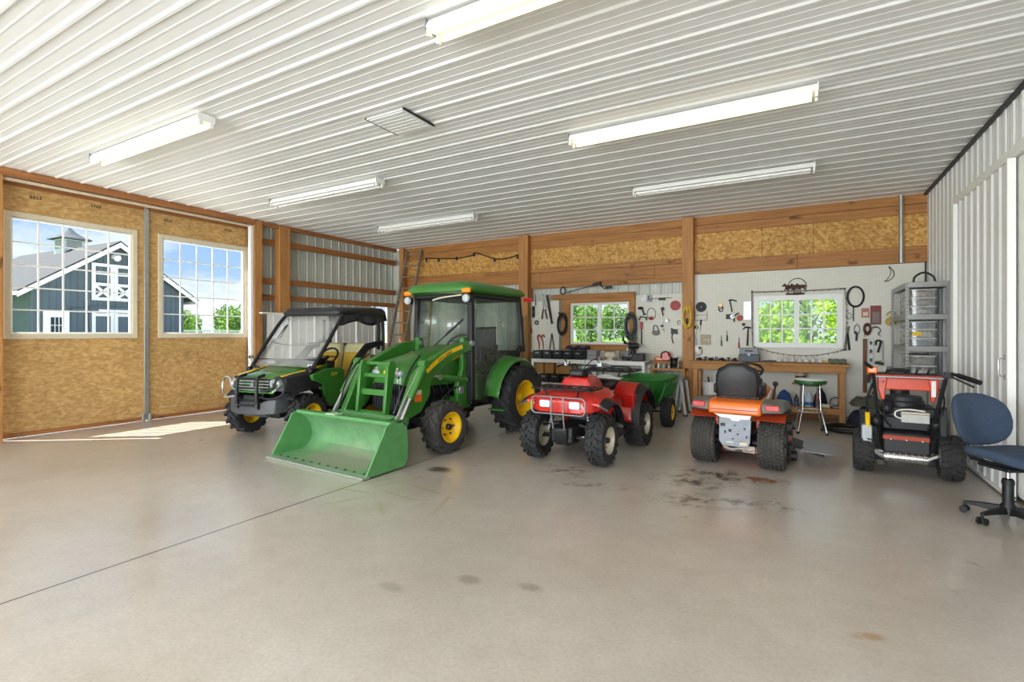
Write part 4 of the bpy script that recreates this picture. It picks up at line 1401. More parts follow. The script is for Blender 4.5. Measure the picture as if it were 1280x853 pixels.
def rack(name, y0, y1, hw, z, nl):
    m = M().tube([(-hw, y0, z), (hw, y0, z), (hw + .02, (y0 + y1) / 2, z), (hw, y1, z), (-hw, y1, z), (-hw - .02, (y0 + y1) / 2, z)], .011, 8, closed=True)
    o = m.go(name, BLACK, t)
    for k in range(nl):
        x = -hw * .7 + 1.4 * hw * k / (nl - 1)
        M().tube([(x, y0, z), (x, y1, z)], .008, 6).go('rack_bar', BLACK, o)
    for y in (y0 + (y1 - y0) * .33, y0 + (y1 - y0) * .67):
        M().tube([(-hw, y, z - .01), (hw, y, z - .01)], .008, 6).go('rack_bar', BLACK, o)
    for s in (1, -1):
        M().tube([(s * hw * .6, y0 + .04, z), (s * hw * .5, y0 + .06, z - .12)], .010, 6).tube([(s * hw * .6, y1 - .04, z), (s * hw * .5, y1 - .06, z - .12)], .010, 6).go('rack_stay', BLACK, o)
    return o


rack('front_rack', -.24, .16, .36, .865, 5)
rr_ = rack('rear_rack', 1.12, 1.68, .36, .985, 5)
M().tube(smooth([(-.36, 1.12, .985), (-.36, 1.1, 1.05), (0, 1.1, 1.06), (.36, 1.1, 1.05), (.36, 1.12, .985)], 4), .011, 8).go('rack_rail', BLACK, rr_)
# nose guard
m = M().tube([(x, -.30, z) for x, z in rrect(.66, .19, .05, 4, (0, .685))], .009, 8, closed=True)
ng = m.go('nose_guard', GREY, t)
for s in (1, -1):
    M().tube([(s * .075, -.31, .79), (s * .075, -.315, .6), (s * .07, -.27, .42)], .009, 8).go('guard_upright', GREY, ng)
    M().tube([(s * .3, -.3, .7), (s * .3, -.2, .7)], .008, 6).go('guard_stay', GREY, ng)
# things left on the quad
o = M().surf(lambda u, v: (-.02 + .34 * u, .7 + .38 * v, .908 + .02 * math.sin(u * 5) * v + .012 * math.cos(v * 6)), 8, 8).go('white_sheet', pm('white board', 'eceeee', .6, 0, .03), None, solid=.006)
o.location = (-2.365, 5.5, .012)
tag(o, 'white sheet lying over the seat of the red quad bike', 'sheet')

# ------------------------------------------------------------------ dump cart
t = T('dump_cart', 'green poly dump cart with yellow wheel hubs behind the red quad bike', 'cart', (-2.32, 8.36, 0), 0)
CARTG = pm('green poly', '2c7a2f', .45, 0, .08, 6)
for s in (1, -1):
    wheel(t, 'wheel', (s * .46, 0, .23), .23, .17, .12, TYRE, JYEL, 'turf', 30, s, bolts=4, hubm=GREY, dish=.2)
M().cyl((-.42, 0, .23), (.42, 0, .23), .018).bb((-.22, -.1, .25), (-.17, 1.0, .31)).bb((.17, -.1, .25), (.22, 1.0, .31)).go('undercarriage', BLACK, t)
M().bar((0, .9, .29), (0, 1.62, .3), .05, .05).go('tow_bar', BLACK, t)


def tub(k, z):
    """outline of the tub: k 0 at the bottom, 1 at the rim"""
    w = .29 + .13 * k
    y0 = -.06 - .13 * k
    y1 = .88 + .22 * k
    c = .1
    return [(x, y, z) for x, y in ((-w + c, y0), (w - c, y0), (w, y0 + c), (w, y1 - c), (w - c, y1), (-w + c, y1), (-w, y1 - c), (-w, y0 + c))]


m = M()
m.loft([tub(0, .33), tub(.45, .52), tub(.9, .70), tub(.97, .73), tub(1.08, .735), tub(1.1, .755), tub(.98, .757), tub(.92, .72), tub(.42, .52), tub(-.03, .355)])
tb = m.go('tub', CARTG, t, bev=.006)
for s in (1, -1):
    for k in range(4):
        y = .02 + k * .26
        M().bar((s * .325, y, .38), (s * .425, y, .70), .05, .03, (0, 1, 0)).go('rib', CARTG, tb, bev=.008)
for k in range(3):
    x = -.2 + k * .2
    M().bar((x, -.085, .38), (x, -.185, .70), .05, .03, (1, 0, 0)).go('rib', CARTG, tb, bev=.008)
a = text('lettering', 'JOHN DEERE', .062, JYEL, tb, (.428, .8, .62), (R(90), 0, R(90)), .001)
a.rotation_euler = (Matrix.Rotation(R(90), 3, 'Z') @ Matrix.Rotation(R(107), 3, 'X')).to_euler()
a.location = (.418, .74, .65)
# ------------------------------------------------------------------ ride-on mower seen from behind (front looks to +y, origin under the rear axle)
t = T('riding_mower', 'orange ride-on lawn mower seen from behind with a high black seat', 'lawn mower', (-.615, 6.33, 0), -4)
TURF = pm('turf tyre rubber', '403e3a', .85, 0, .25, 10, .1)
MGREY = pm('mower grey plastic', '6c6c66', .5, 0, .1, 10)
PLATE = pm('primer grey plate', '8f949c', .5, .2, .12, 14)
DKOR = pm('dark orange paint', 'a83c1c', .45, 0, .1, 10)
for s in (1, -1):
    wheel(t, 'rear_wheel', (s * .35, 0, .265), .265, .27, .12, TURF, PLATE, 'turf', 34, s, bolts=4, hubm=DKSTEEL, dish=.15, lugh=.012)
    wheel(t, 'front_wheel', (s * .36, 1.22, .19), .19, .15, .1, TURF, PLATE, 'turf', 26, s, bolts=4, hubm=DKSTEEL, dish=.15, lugh=.008)
M().cyl((-.52, 0, .265), (-.42, 0, .265), .055, n=18).go('axle_cap', BLACK, t)
M().bb((-.15, -.1, .22), (.15, 1.25, .36)).cyl((-.3, 0, .265), (.3, 0, .265), .05).box((0, 0, .26), (.28, .26, .22)).go('chassis', BLACK, t, bev=.02)
# hitch plate with its punched holes
hp = M().prism([(-.165, .555), (.165, .555), (.155, .30), (.13, .245), (-.13, .245), (-.165, .30)], 'xz', -.235, -.215).go('hitch_plate', PLATE, t, bev=.004)
for x, z, w_, h_ in ((-.125, .48, .05, .035), (-.05, .42, .03, .03), (.03, .385, .018, .018), (-.10, .40, .018, .03), (.1, .45, .02, .02), (.12, .36, .015, .03), (-.02, .33, .02, .015), (.06, .30, .03, .012), (.0, .48, .02, .012)):
    M().bb((x - w_ / 2, -.238, z - h_ / 2), (x + w_ / 2, -.234, z + h_ / 2)).go('punched_hole', BLACK, hp)
M().bb((.05, -.24, .268), (.125, -.235, .302)).go('maker_label', CREAM, hp)
M().bb((-.09, -.24, .285), (-.02, -.235, .298)).go('maker_label', CREAM, hp)
M().prism([(-.22, .60), (.17, .60), (.15, .555), (.06, .55), (.04, .53), (-.03, .53), (-.05, .555), (-.15, .56)], 'xz', -.245, -.22).go('hitch_shroud', VINYL, t, bev=.004)
M().tube(smooth([(-.12, -.2, .235), (-.04, -.22, .21), (.05, -.2, .225), (.14, -.21, .215), (.2, -.2, .24)], 5), .02, 8).bb((.08, -.22, .19), (.2, -.16, .26)).go('transaxle_trim', pm('dull cast metal', '9a8f84', .5, .5, .3, 25), t)
# rear body: orange centre, grey corners with red lenses, dark orange wheel arches
rings = []
for y, z0, z1, hw in ((-.30, .615, .70, .255), (-.285, .61, .735, .265), (-.2, .61, .76, .275), (.35, .62, .76, .275)):
    rings.append([(-hw, y, z0), (hw, y, z0), (hw, y, z1), (-hw, y, z1)])
rb = M().loft(rings).go('rear_body', ORANGE, t, bev=.02)
M().bb((-.24, -.305, .655), (.24, -.298, .665)).go('crease', DKOR, rb)
for s in (1, -1):
    rings = []
    for y, z0, z1, x1 in ((-.27, .635, .71, .46), (-.245, .63, .745, .48), (-.1, .64, .765, .505), (.3, .62, .75, .51), (.52, .5, .6, .5)):
        rings.append([(s * .268, y, z0), (s * x1, y, z0 + .02), (s * (x1 - .03), y, z1 - .02), (s * .268, y, z1)])
    f_ = M().loft(rings).go('rear_fender', MGREY, t, bev=.015)
    M().prism(rrect(.14, .062, .02, 3, (s * .375, .70)), 'xz', -.279, -.235).go('tail_light', REDL, f_, bev=.008)
    ra = []
    for i in range(9):
        a = R(10 + i * 20)
        ra.append([(s * .2, -.31 * math.cos(a), .32 + .31 * math.sin(a)), (s * .49, -.31 * math.cos(a), .32 + .30 * math.sin(a)), (s * .49, -.30 * math.cos(a), .32 + .29 * math.sin(a)), (s * .2, -.30 * math.cos(a), .32 + .30 * math.sin(a))])
    M().loft(ra[2:7]).go('wheel_arch', DKOR, t)
    M().bb((s * .2, -.1, .45), (s * .23, .4, .64)).go('side_frame', DKOR, t)
    M().bb((s * .26, .5, .32), (s * .48, 1.0, .35)).go('footrest', BLACK, t, bev=.01)
# seat: high back, cushion, arms
BK = [(.215, .78), (.235, .9), (.23, 1.02), (.2, 1.1), (.13, 1.13), (.10, 1.155), (.06, 1.165)]
ol = [(x, z) for x, z in BK] + [(-x, z) for x, z in BK[::-1]]
rings = []
for y, k in ((-.055, .86), (-.04, .95), (0, 1), (.05, 1), (.085, .95), (.10, .86)):
    rings.append([(x * k, y - .04 - (z - .78) * .18, .78 + (z - .78) * (k + .03 * (1 - k)) + .02 * (1 - k)) for x, z in ol])
st = M().loft(rings).go('seat_back', pm('charcoal vinyl', '2f2f30', .5, 0, .12, 30, .05), t, bev=.02)
M().tube([(x * .9, -.10 - (z - .78) * .18, z) for x, z in ol], .006, 6).go('piping', BLACK, st)
M().box((0, .2, .80), (.47, .5, .11)).box((.23, .1, .87), (.05, .4, .12)).box((-.23, .1, .87), (.05, .4, .12)).go('seat_cushion', SEATB, t, bev=.04)
M().bb((-.2, -.06, .735), (.2, .38, .77)).go('seat_bracket', BLACK, t, bev=.01)
for k in range(4):
    m = M()
    x = -.15 + k * .1
    m.tube([(x + .022 * math.cos(i * .9), -.06 + .022 * math.sin(i * .9), .715 + i * .0014) for i in range(36)], .006, 6)
    m.go('seat_spring', CHROME, t)
# dash, wheel, hood
rings = []
for y, hw, z0, z1 in ((.62, .17, .4, .86), (.7, .2, .4, .92), (.82, .22, .42, .88), (1.1, .24, .42, .84), (1.4, .24, .42, .78), (1.56, .2, .44, .68)):
    rings.append([(x * hw, y, z0 + (z1 - z0) * q) for x, q in ((-1, 0), (-1, .75), (-.7, .97), (0, 1), (.7, .97), (1, .75), (1, 0))])
hd = M().loft(rings).go('hood', ORANGE, t, bev=.015)
M().bb((-.16, .56, .7), (.16, .72, .95)).go('dash', BLACK, t, bev=.03)
sw = M().tube([(.0 + .185 * math.cos(a), .5 + .15 * math.sin(a), 1.045 + .08 * math.sin(a)) for a in [2 * PI * i / 24 for i in range(24)]], .015, 8, closed=True).go('steering_wheel', BLACK, t)
M().tube([(0, .5, 1.04), (0, .64, .9)], .03).bar((-.17, .5, 1.045), (.17, .5, 1.045), .05, .02).go('column', BLACK, sw)
M().tube([(.33, .2, .74), (.35, .24, .9)], .012).sph((.35, .25, .92), .03).go('deck_lever', BLACK, t)
M().tube([(.29, .05, .76), (.32, .12, .86)], .012).go('side_lever', GALV, t)
# mower deck with side chute
rings = []
for z, k in ((.07, 1.0), (.19, 1.0), (.235, .92), (.25, .75)):
    rings.append([(x * k, .68 + (y - .68) * k, z) for x, y in rrect(1.02, .72, .25, 5, (0, .68))])
dk = M().loft(rings).go('deck', ORRED, t, bev=.008)
M().loft([[(.46, .42, .2), (.46, .82, .2), (.46, .82, .23), (.46, .42, .23)], [(.82, .38, .10), (.82, .86, .10), (.82, .86, .125), (.82, .38, .125)]]).go('chute_deflector', BLACK, t, bev=.006)
M().loft([[(.6, .3, .17), (.6, .95, .2), (.6, .95, .208), (.6, .3, .178)], [(.84, .28, .16), (.84, .98, .18), (.84, .98, .188), (.84, .28, .168)], [(.98, .45, .14), (.98, .9, .15), (.98, .9, .158), (.98, .45, .148)]]).go('chute_flap', pm('smoky flap plastic', '8b8c8e', .35, 0, .1), t)
M().cyl((.5, .33, .10), (.56, .33, .10), .055, n=18).go('gauge_wheel', BLACK, dk)
M().box((.5, .38, .16), (.06, .08, .12)).go('gauge_bracket', BLACK, dk, bev=.01)

# ------------------------------------------------------------------ two-stage snow thrower, handles towards the camera (front looks to +y)
t = T('snow_blower', 'orange and black two-wheeled snow blower with handles towards the camera', 'snow blower', (.965, 6.72, 0), -3)
KNOB = pm('snow tyre rubber', '2f2f2d', .82, 0, .3, 14, .1)
for s in (1, -1):
    wheel(t, 'wheel', (s * .365, 0, .23), .23, .19, .12, KNOB, GALV, 'knob', 20, s, bolts=4, hubm=DKSTEEL, dish=.2, lugh=.02)
M().cyl((-.36, 0, .23), (.36, 0, .23), .022).go('axle', GALV, t)
M().bb((-.2, -.12, .24), (.2, .42, .46)).go('gear_housing', BLACK, t, bev=.02)
M().bb((-.2, -.13, .385), (.19, -.115, .43)).go('belt_cover_edge', DKOR, t, bev=.004)
m = M()
for k in range(3):
    m.sph((-.13 + k * .13, -.135, .39), .012, 8, 6)
m.go('bolt_heads', CHROME, t)
m = M().tube([(-.19, -.14, .21), (.17, -.14, .21)], .05, 14)
for k in range(7):
    m.lathe([(.05, -.012), (.062, -.008), (.062, .008), (.05, .012)], (-.16 + k * .05, -.14, .21), 'x', 14)
m.cyl((.17, -.14, .21), (.25, -.13, .25), .028)
m.go('hydrostat_casing', CHROME, t)
M().prism(rrect(.1, .2, .03, 3, (-.34, .43)), 'xz', -.17, -.1).go('trigger_plate', GREY, t, bev=.01)
M().tube(smooth([(-.34, -.12, .35), (-.3, -.16, .28), (-.22, -.16, .22), (-.14, -.16, .2)], 4), .022, 8).go('linkage', GALV, t)
# engine
M().bb((-.2, .05, .46), (.22, .42, .62)).cyl((0, .22, .6), (0, .22, .78), .19, n=24).bb((-.24, .02, .6), (.26, .4, .72)).go('engine', BLACK, t, bev=.02)
M().bb((-.04, -.07, .565), (.195, .03, .655)).go('battery_box', pm('grey white box', 'bdbdb8', .5), t, bev=.006)
M().bb((-.04, -.072, .658), (.195, .03, .675)).go('battery_lid', CREAM, t, bev=.004)
M().tube(smooth([(-.03, -.06, .6), (-.09, -.09, .63), (-.08, -.07, .68), (.02, -.04, .7), (.16, -.05, .69)], 5), .008, 6).go('cable', VINYL, t)
M().lathe([(.001, 0), (.16, 0), (.17, .03), (.16, .06), (.001, .07)], (.0, .2, .76), 'z', 28).go('recoil_cover', DKGREY, t)
for k, (x, z) in enumerate(((-.16, .70), (.25, .56), (-.25, .56))):
    M().sph((x, -.02, z), (.06, .06, .07)).go('engine_pod', BLACK, t)
M().sph((.27, -.03, .565), .03, 10, 6).go('filler_cap', CHROME, t)
# fuel tank hidden behind, chute
M().tube([(0, .55, .5), (0, .56, .8), (0, .6, .95)], [.1, .09, .1], 16).box((0, .62, 1.0), (.2, .14, .16), (R(-25), 0, 0)).go('discharge_chute', BLACK, t, bev=.01)
# auger housing
pr = [(.5, .02), (1.0, .02), (1.02, .1), (.98, .5), (.86, .56), (.6, .54), (.5, .4)]
m = M()
for s in (1, -1):
    m.prism(pr, 'yz', s * .37 - .006, s * .37 + .006)
m.prism([(.5, .03), (.52, .03), (.52, .4), (.61, .53), (.86, .55), (.86, .565), (.6, .55), (.5, .41)], 'yz', -.37, .37)
m.go('auger_housing', DKGREY, t, bev=.004)
m = M().cyl((-.36, .78, .26), (.36, .78, .26), .03)
for s in (1, -1):
    m.tube([(s * (.03 + .32 * i / 50), .78 + .2 * math.cos(i * .38), .26 + .2 * math.sin(i * .38)) for i in range(51)], .018, 6)
m.go('auger', BLACK, t)
# handlebars: two flat uprights, orange console between them
for s in (1, -1):
    M().bar((s * .215, .05, .40), (s * .29, -.30, 1.08), .03, .065, (0, 1, 0)).go('handle_upright', BLACK, t, bev=.006)
    M().bar((s * .235, -.02, .56), (s * .2, .05, .42), .035, .05).go('handle_foot', BLACK, t, bev=.005)
    M().prism([(s * .16, 1.04), (s * .255, 1.06), (s * .25, .92), (s * .215, .80), (s * .185, .81), (s * .18, .92)], 'xz', -.2, -.15).go('console_side', ORRED, t, bev=.012)
cs = M().loft([[(-.27, -.3, 1.05), (.27, -.3, 1.05), (.27, -.3, 1.075), (-.27, -.3, 1.075)], [(-.27, -.05, 1.03), (.27, -.05, 1.03), (.27, -.05, 1.07), (-.27, -.05, 1.07)]]).bb((-.2, -.19, .915), (.2, -.155, 1.04)).go('console', ORRED, t, bev=.01)
M().bb((-.28, -.315, 1.045), (.28, -.27, 1.065)).go('console_trim', GREY, t, bev=.006)
M().bb((-.26, -.27, 1.068), (.26, -.08, 1.09)).go('control_deck', BLACK, t, bev=.01)
for x, y in ((-.18, -.2), (-.02, -.18), (.06, -.22), (.16, -.17)):
    M().tube([(x, y, 1.08), (x + .02, y - .03, 1.14)], .01, 8).box((x + .025, y - .035, 1.145), (.04, .03, .025)).go('control_lever', BLACK, cs)
M().bb((.19, -.21, .86), (.225, -.195, 1.02)).go('console_label', VINYL, t)
a = M().tube(smooth([(.29, -.27, 1.08), (.34, -.32, 1.10), (.40, -.38, 1.09)], 3), .016, 8).tube([(.37, -.35, 1.095), (.50, -.52, 1.045)], .023, 10).box((.31, -.29, 1.09), (.07, .06, .06)).go('handle_grip', BLACK, t)
M().tube([(.33, -.34, 1.075), (.46, -.5, 1.0)], .009, 6).go('clutch_lever', DKGREY, t)
M().tube(smooth([(-.29, -.27, 1.07), (-.32, -.33, 1.07), (-.33, -.42, 1.05)], 3), .016, 8).tube([(-.325, -.36, 1.06), (-.345, -.52, 1.02)], .024, 10).go('handle_grip', BLACK, t)
M().box((-.30, -.30, 1.12), (.09, .08, .07)).go('clutch_cover', ORANGE, t, bev=.015)
M().tube([(-.31, -.34, 1.15), (-.37, -.42, 1.20)], .018, 8).go('clutch_lever', BLACK, t)
m = M()
m.tube(smooth([(-.28, -.25, 1.02), (-.34, -.2, .8), (-.33, -.15, .6), (-.32, -.12, .48)], 5), .012, 6)
m.go('control_cable', BLACK, t)
M().tube([(-.335, -.17, .66), (-.33, -.15, .5)], .022, 8).go('yellow_tag', JYEL, t)
for s, x in ((1, .3), (-1, -.2)):
    M().tube(smooth([(s * .2, -.2, 1.0), (x, -.12, .85), (x * .9, -.08, .6), (x * .6, 0, .5)], 5), .008, 6).go('control_cable', BLACK, t)
M().bb((.27, -.1, .45), (.33, -.06, .75)).go('side_panel', DKGREY, t, bev=.01)

# ------------------------------------------------------------------ blue office chair at the white wall (faces -y before turning)
t = T('office_chair', 'blue fabric swivel chair on a black five-star base by the white sliding door', 'chair', (1.435, 5.45, 0), 32)
BLUE = pm('blue grey fabric', '37475c', .9, 0, .12, 60, .15)
for k in range(5):
    a = R(72 * k + 151 - 32)
    c, s = math.cos(a), math.sin(a)
    M().loft([[(c * r - s * w_, s * r + c * w_, z0), (c * r + s * w_, s * r - c * w_, z0), (c * r + s * w_ * .7, s * r - c * w_ * .7, z1), (c * r - s * w_ * .7, s * r + c * w_ * .7, z1)] for r, w_, z0, z1 in ((.03, .028, .07, .125), (.15, .024, .075, .115), (.275, .017, .075, .095))]).go('base_arm', BLACK, t, bev=.005)
    cs = M()
    for q in (-1, 1):
        px_, py_ = c * .27 - s * q * .014, s * .27 + c * q * .014
        cs.cyl((px_ - s * q * .0, py_, .03), (px_ - s * q * .016, py_ + c * q * .016, .03), .028, n=16)
    cs = cs.cyl((c * .27, s * .27, .03), (c * .27, s * .27, .08), .01).go('caster', BLACK, t)
M().lathe([(.05, .06), (.05, .13), (.036, .15), (.036, .34), (.03, .345)], n=20).cyl((0, 0, .3), (0, 0, .33), .04).go('column', BLACK, t)
M().cyl((0, 0, .34), (0, 0, .43), .015, n=12).go('gas_lift', CHROME, t)
M().bb((-.12, -.12, .42), (.12, .14, .45)).bb((-.03, .1, .425), (.03, .3, .445)).go('mechanism', BLACK, t, bev=.01)
M().tube([(.1, .02, .43), (.17, .03, .42), (.24, .03, .415)], .008, 6).go('tilt_lever', BLACK, t)


def pad(pts2, th, fn, name, mat, par, crown_=.02):
    rings = []
    for q, k in ((-1, .9), (-.6, .985), (0, 1), (.6, .985), (.95, .92), (1.05, .6), (1.08, .2)):
        rings.append([fn(x * k, y * k, q * th / 2 + (crown_ * (1 - k) if q > .9 else 0)) for x, y in pts2])
    return M().loft(rings).go(name, mat, par, ang=70)


so_ = [(.25 * math.copysign(abs(math.cos(a)) ** .6, math.cos(a)), .245 * math.copysign(abs(math.sin(a)) ** .6, math.sin(a))) for a in [2 * PI * i / 32 for i in range(32)]]
pad(so_, .07, lambda x, y, q: (x, y - .03, .525 + q - .03 * max(0, (-y - .12)) / .12 + .03 * (x / .25) ** 2), 'seat', BLUE, t)
bo_ = [(.245 * math.copysign(abs(math.cos(a)) ** .75, math.cos(a)), .215 * math.copysign(abs(math.sin(a)) ** .75, math.sin(a))) for a in [2 * PI * i / 32 for i in range(32)]]
pad(bo_, .06, lambda x, z, q: (x * (1 - .12 * (z < 0) * abs(z) / .2), .29 - q + z * .22 - .16 * (x / .245) ** 2 * .55, .775 + z), 'backrest', BLUE, t)
M().tube(smooth([(0, .2, .435), (0, .33, .46), (0, .345, .58), (0, .33, .72)], 4), .018, 8).bb((-.04, .32, .6), (.04, .345, .8)).go('back_stem', BLACK, t, bev=.004)

# ------------------------------------------------------------------ chrome shop stool in front of the right bench
t = T('bar_stool', 'chrome-legged stool with a green-rimmed round seat in front of the wooden bench', 'stool', (.13, 8.92, 0), 8)
STG = pm('green vinyl', '2c6b34', .4, 0, .1, 12)
M().lathe([(.001, .735), (.2, .735), (.215, .745), (.218, .775), (.212, .795)], n=32).go('seat_rim', STG, t)
M().lathe([(.212, .795), (.2, .812), (.12, .82), (.001, .82)], n=32).go('seat_top', VINYL, t)
for k in range(4):
    a = R(45 + 90 * k)
    c, s = math.cos(a), math.sin(a)
    lg = M().tube([(c * .15, s * .15, .74), (c * .165, s * .165, .34), (c * .185, s * .185, .30), (c * .265, s * .265, .02)], .0125, 10).go('leg', CHROME, t)
    M().cyl((c * .266, s * .266, 0), (c * .264, s * .264, .03), .018, n=12).go('foot_cap', BLACK, lg)
M().tube([(.2 * math.cos(a), .2 * math.sin(a), .325) for a in [2 * PI * i / 36 for i in range(36)]], .011, 8, closed=True).go('foot_ring', CHROME, t)
M().tube([(.15 * math.cos(a), .15 * math.sin(a), .715) for a in [2 * PI * i / 30 for i in range(30)]], .011, 8, closed=True).go('seat_ring', CHROME, t)
# ------------------------------------------------------------------ workbench on the right
def thing1(o, label, cat, group=None):
    return tag(o, label, cat, group)


t = T('workbench', 'long wooden workbench with lower shelf in front of the white pegboard', 'workbench', (-.56, 9.98, 0), 0)
M().bb((-1.27, -.03, .945), (1.27, .46, .985)).go('top', WB, t, bev=.006)
M().bb((-1.22, 0, .83), (1.22, .035, .944)).go('front_rail', WB, t, bev=.004)
for x in (-1.2, 1.12):
    for y in (.01, .40):
        M().bb((x, y, 0), (x + .085, y + .045, .83)).go('leg', WZ, t, bev=.004)
M().bb((-1.1, .012, .80), (-1.06, .05, .0)).go('leg', WZ, t, bev=.004)
M().bb((-1.18, .03, .215), (1.18, .44, .24)).bb((-1.18, 0, .14), (1.18, .03, .24)).go('lower_shelf', WB, t, bev=.004)
BT = .985  # bench top height


def on(name, mat, m, label, cat, group=None, bev=.003):
    return tag(m.go(name, mat, None, bev=bev), label, cat, group)


t = T('tool_case', 'two-tone grey plastic tool case on the wooden workbench top', 'tool case', (-.81, 10.17, BT))
M().prism(rrect(.34, .13, .02, 3, (0, .07)), 'xz', -.1, .1).go('bottom_tray', pm('slate plastic', '4c5660', .5), t, bev=.008)
M().loft([[(-.165, -.095, .135), (.165, -.095, .135), (.165, .095, .135), (-.165, .095, .135)], [(-.15, -.08, .25), (.15, -.08, .25), (.15, .08, .25), (-.15, .08, .25)]]).go('lid', pm('grey plastic', '8b9197', .5), t, bev=.012)
M().tube([(-.06, -.1, .2), (-.06, -.13, .2), (.06, -.13, .2), (.06, -.1, .2)], .008).go('handle', DKGREY, t)
M().bb((-.02, -.104, .11), (.02, -.094, .16)).go('latch', GREY, t)
# small tools strewn along the back of the bench
rnd = random.Random(3)
tn = [('pliers', 'dark-handled pliers'), ('socket', 'dark steel socket'), ('chisel', 'short dark chisel'), ('clamp', 'small black clamp')]
for i in range(15):
    x = -1.74 + i * .052 + rnd.uniform(-.01, .01)
    y = 10.16 + rnd.uniform(-.06, .16)
    k, d = tn[i % 4]
    m = M()
    a = rnd.uniform(-1, 1)
    c, s = math.cos(a), math.sin(a)
    if k == 'pliers':
        m.tube([(0, 0, .02), (.05 * c, .05 * s, .03), (.1 * c, .1 * s, .02)], .012, 6).tube([(0, 0, .02), (.05 * c - .03 * s, .05 * s + .03 * c, .04), (.1 * c - .02 * s, .1 * s + .02 * c, .05)], .012, 6)
    elif k == 'socket':
        m.lathe([(.001, 0), (.02, 0), (.021, .055), (.013, .055), (.012, .03), (.001, .03)], n=12)
    elif k == 'chisel':
        m.tube([(-.06 * c, -.06 * s, .016), (0, 0, .018)], .013, 8).bar((0, 0, .018), (.07 * c, .07 * s, .015), .014, .006)
    else:
        m.bb((-.02, -.012, 0), (.02, .012, .07)).tube([(-.035, 0, .055), (.035, 0, .055)], .008, 6)
    o = m.go(k, (BLACK, DKSTEEL, DKGREY)[i % 3], None, bev=.002)
    o.location = (x, y, BT)
    tag(o, d + ' in the clutter left of the grey tool case', k, 'dark tools left of the case')
for i in range(7):
    x = -.33 + i * .105
    m = M().surf(lambda u, v: ((u - .5) * .085, (v - .5) * .075, .02 + .075 * math.sin(PI * u) * math.sin(PI * v) + .008 * math.sin(9 * u + i) * math.sin(7 * v)), 8, 6)
    o = m.go('plastic_packet', pm('packet plastic', 'd9d6d2', .3, 0, .12, 30), None, solid=.012)
    o.location = (x, 10.1 + .05 * (i % 3), BT)
    o.rotation_euler = (0, 0, i * .7)
    tag(o, 'crinkled white packet of hardware on the bench right of the tool case', 'packet', 'white packets on the bench')
for i in range(4):
    x = -.56 + i * .06
    o = M().tube([(-.05, 0, .012), (.0, .01, .03), (.06, 0, .014)], .011, 6).go('screwdriver', (pm('blue tool grip', '3d5a80', .5), DKSTEEL)[i % 2], None)
    o.location = (x, 10.1 + .04 * i, BT)
    o.rotation_euler = (0, 0, .5 - i * .4)
    tag(o, 'loose %s screwdriver lying just right of the grey tool case' % ('blue-gripped' if i % 2 == 0 else 'steel'), 'screwdriver', 'screwdrivers by the case')
o = on('folded_cloth', pm('grey green cloth', '6f7a6a', .9, 0, .12, 30, .2), M().surf(lambda u, v: (-.12 + .26 * u, -.1 + .2 * v, .03 + .04 * math.sin(PI * v) + .008 * math.sin(u * 17)), 14, 8), 'grey-green folded cloth at the right end of the bench', 'cloth', None, 0)
o.location = (.53, 10.15, BT + .012)
o.modifiers.new('Thickness', 'SOLIDIFY').thickness = .03
o = on('pliers', JYEL, M().tube([(-.05, 0, .014), (0, .01, .02), (.05, .03, .014)], .012, 6).tube([(-.05, .03, .014), (0, .02, .03), (.05, -.01, .014)], .012, 6), 'yellow-handled pliers near the right end of the bench', 'pliers')
o.location = (.39, 10.2, BT)

# on and under the lower shelf
LS = .24
t = T('bucket', 'white plastic bucket under the left end of the wooden workbench', 'bucket', (-1.47, 10.2, LS))
M().lathe([(.001, 0), (.13, 0), (.165, .32), (.172, .325), (.172, .345), (.16, .345), (.155, .33), (.125, .01), (.001, .01)], n=28).go('pail', VINYL, t)
M().tube([(.172 * math.cos(a), -.06 * 0 + .172 * math.sin(a) * .2 - .145, .3 - .12 * math.sin(a)) for a in [PI * i / 12 for i in range(13)]], .004, 6).go('bail', GALV, t)
o = on('garden_trowel', DKSTEEL, M().tube([(0, 0, .1), (-.05, -.02, .42)], .016).bar((.02, 0, .04), (0, 0, .14), .08, .01), 'dark-handled tool standing in the white bucket', 'trowel')
o.location = (-1.47, 10.18, LS + .02)
for i, (x, hx, h_, r_, col, lab) in enumerate(((.13, 0, .27, .065, 'bcd0e4', 'pale blue jug with a blue base on the bench shelf'), (.02, 0, .24, .03, 'e9e9e6', 'slim white bottle next to the pale blue jug'), (.26, 0, .25, .04, 'b83a46', 'red bottle right of the pale blue jug'), (-.06, 0, .2, .035, '2e3c58', 'small navy bottle left of the slim white bottle'))):
    o = M().lathe([(.001, 0), (r_, 0), (r_ * 1.02, h_ * .2), (r_, h_ * .62), (r_ * .55, h_ * .8), (r_ * .36, h_ * .86), (r_ * .36, h_ * .97), (.001, h_)], n=20).go('bottle', pm('bottle ' + col, col, .35), None)
    o.location = (x, 10.12, LS)
    tag(o, lab, 'bottle')
    M().lathe([(r_ * 1.025, h_ * .08), (r_ * 1.03, h_ * .3)], n=20).go('bottle_label', pm('blue label', '3d6fa8', .4), o)
o = M().surf(lambda u, v: (-.13 + .26 * u, -.1 + .2 * v, max(.003, .02 + .24 * max(0, math.sin(PI * u)) ** .6 * max(0, math.sin(PI * v)) ** .6 + .02 * math.sin(u * 21) * math.cos(v * 17))), 18, 12).go('rag_heap', pm('blue rag', '2f4f86', .9, 0, .3, 18), None)
o.location = (-.25, 10.18, LS)
tag(o, 'heap of blue rags on the bench shelf left of the bottles', 'rag')
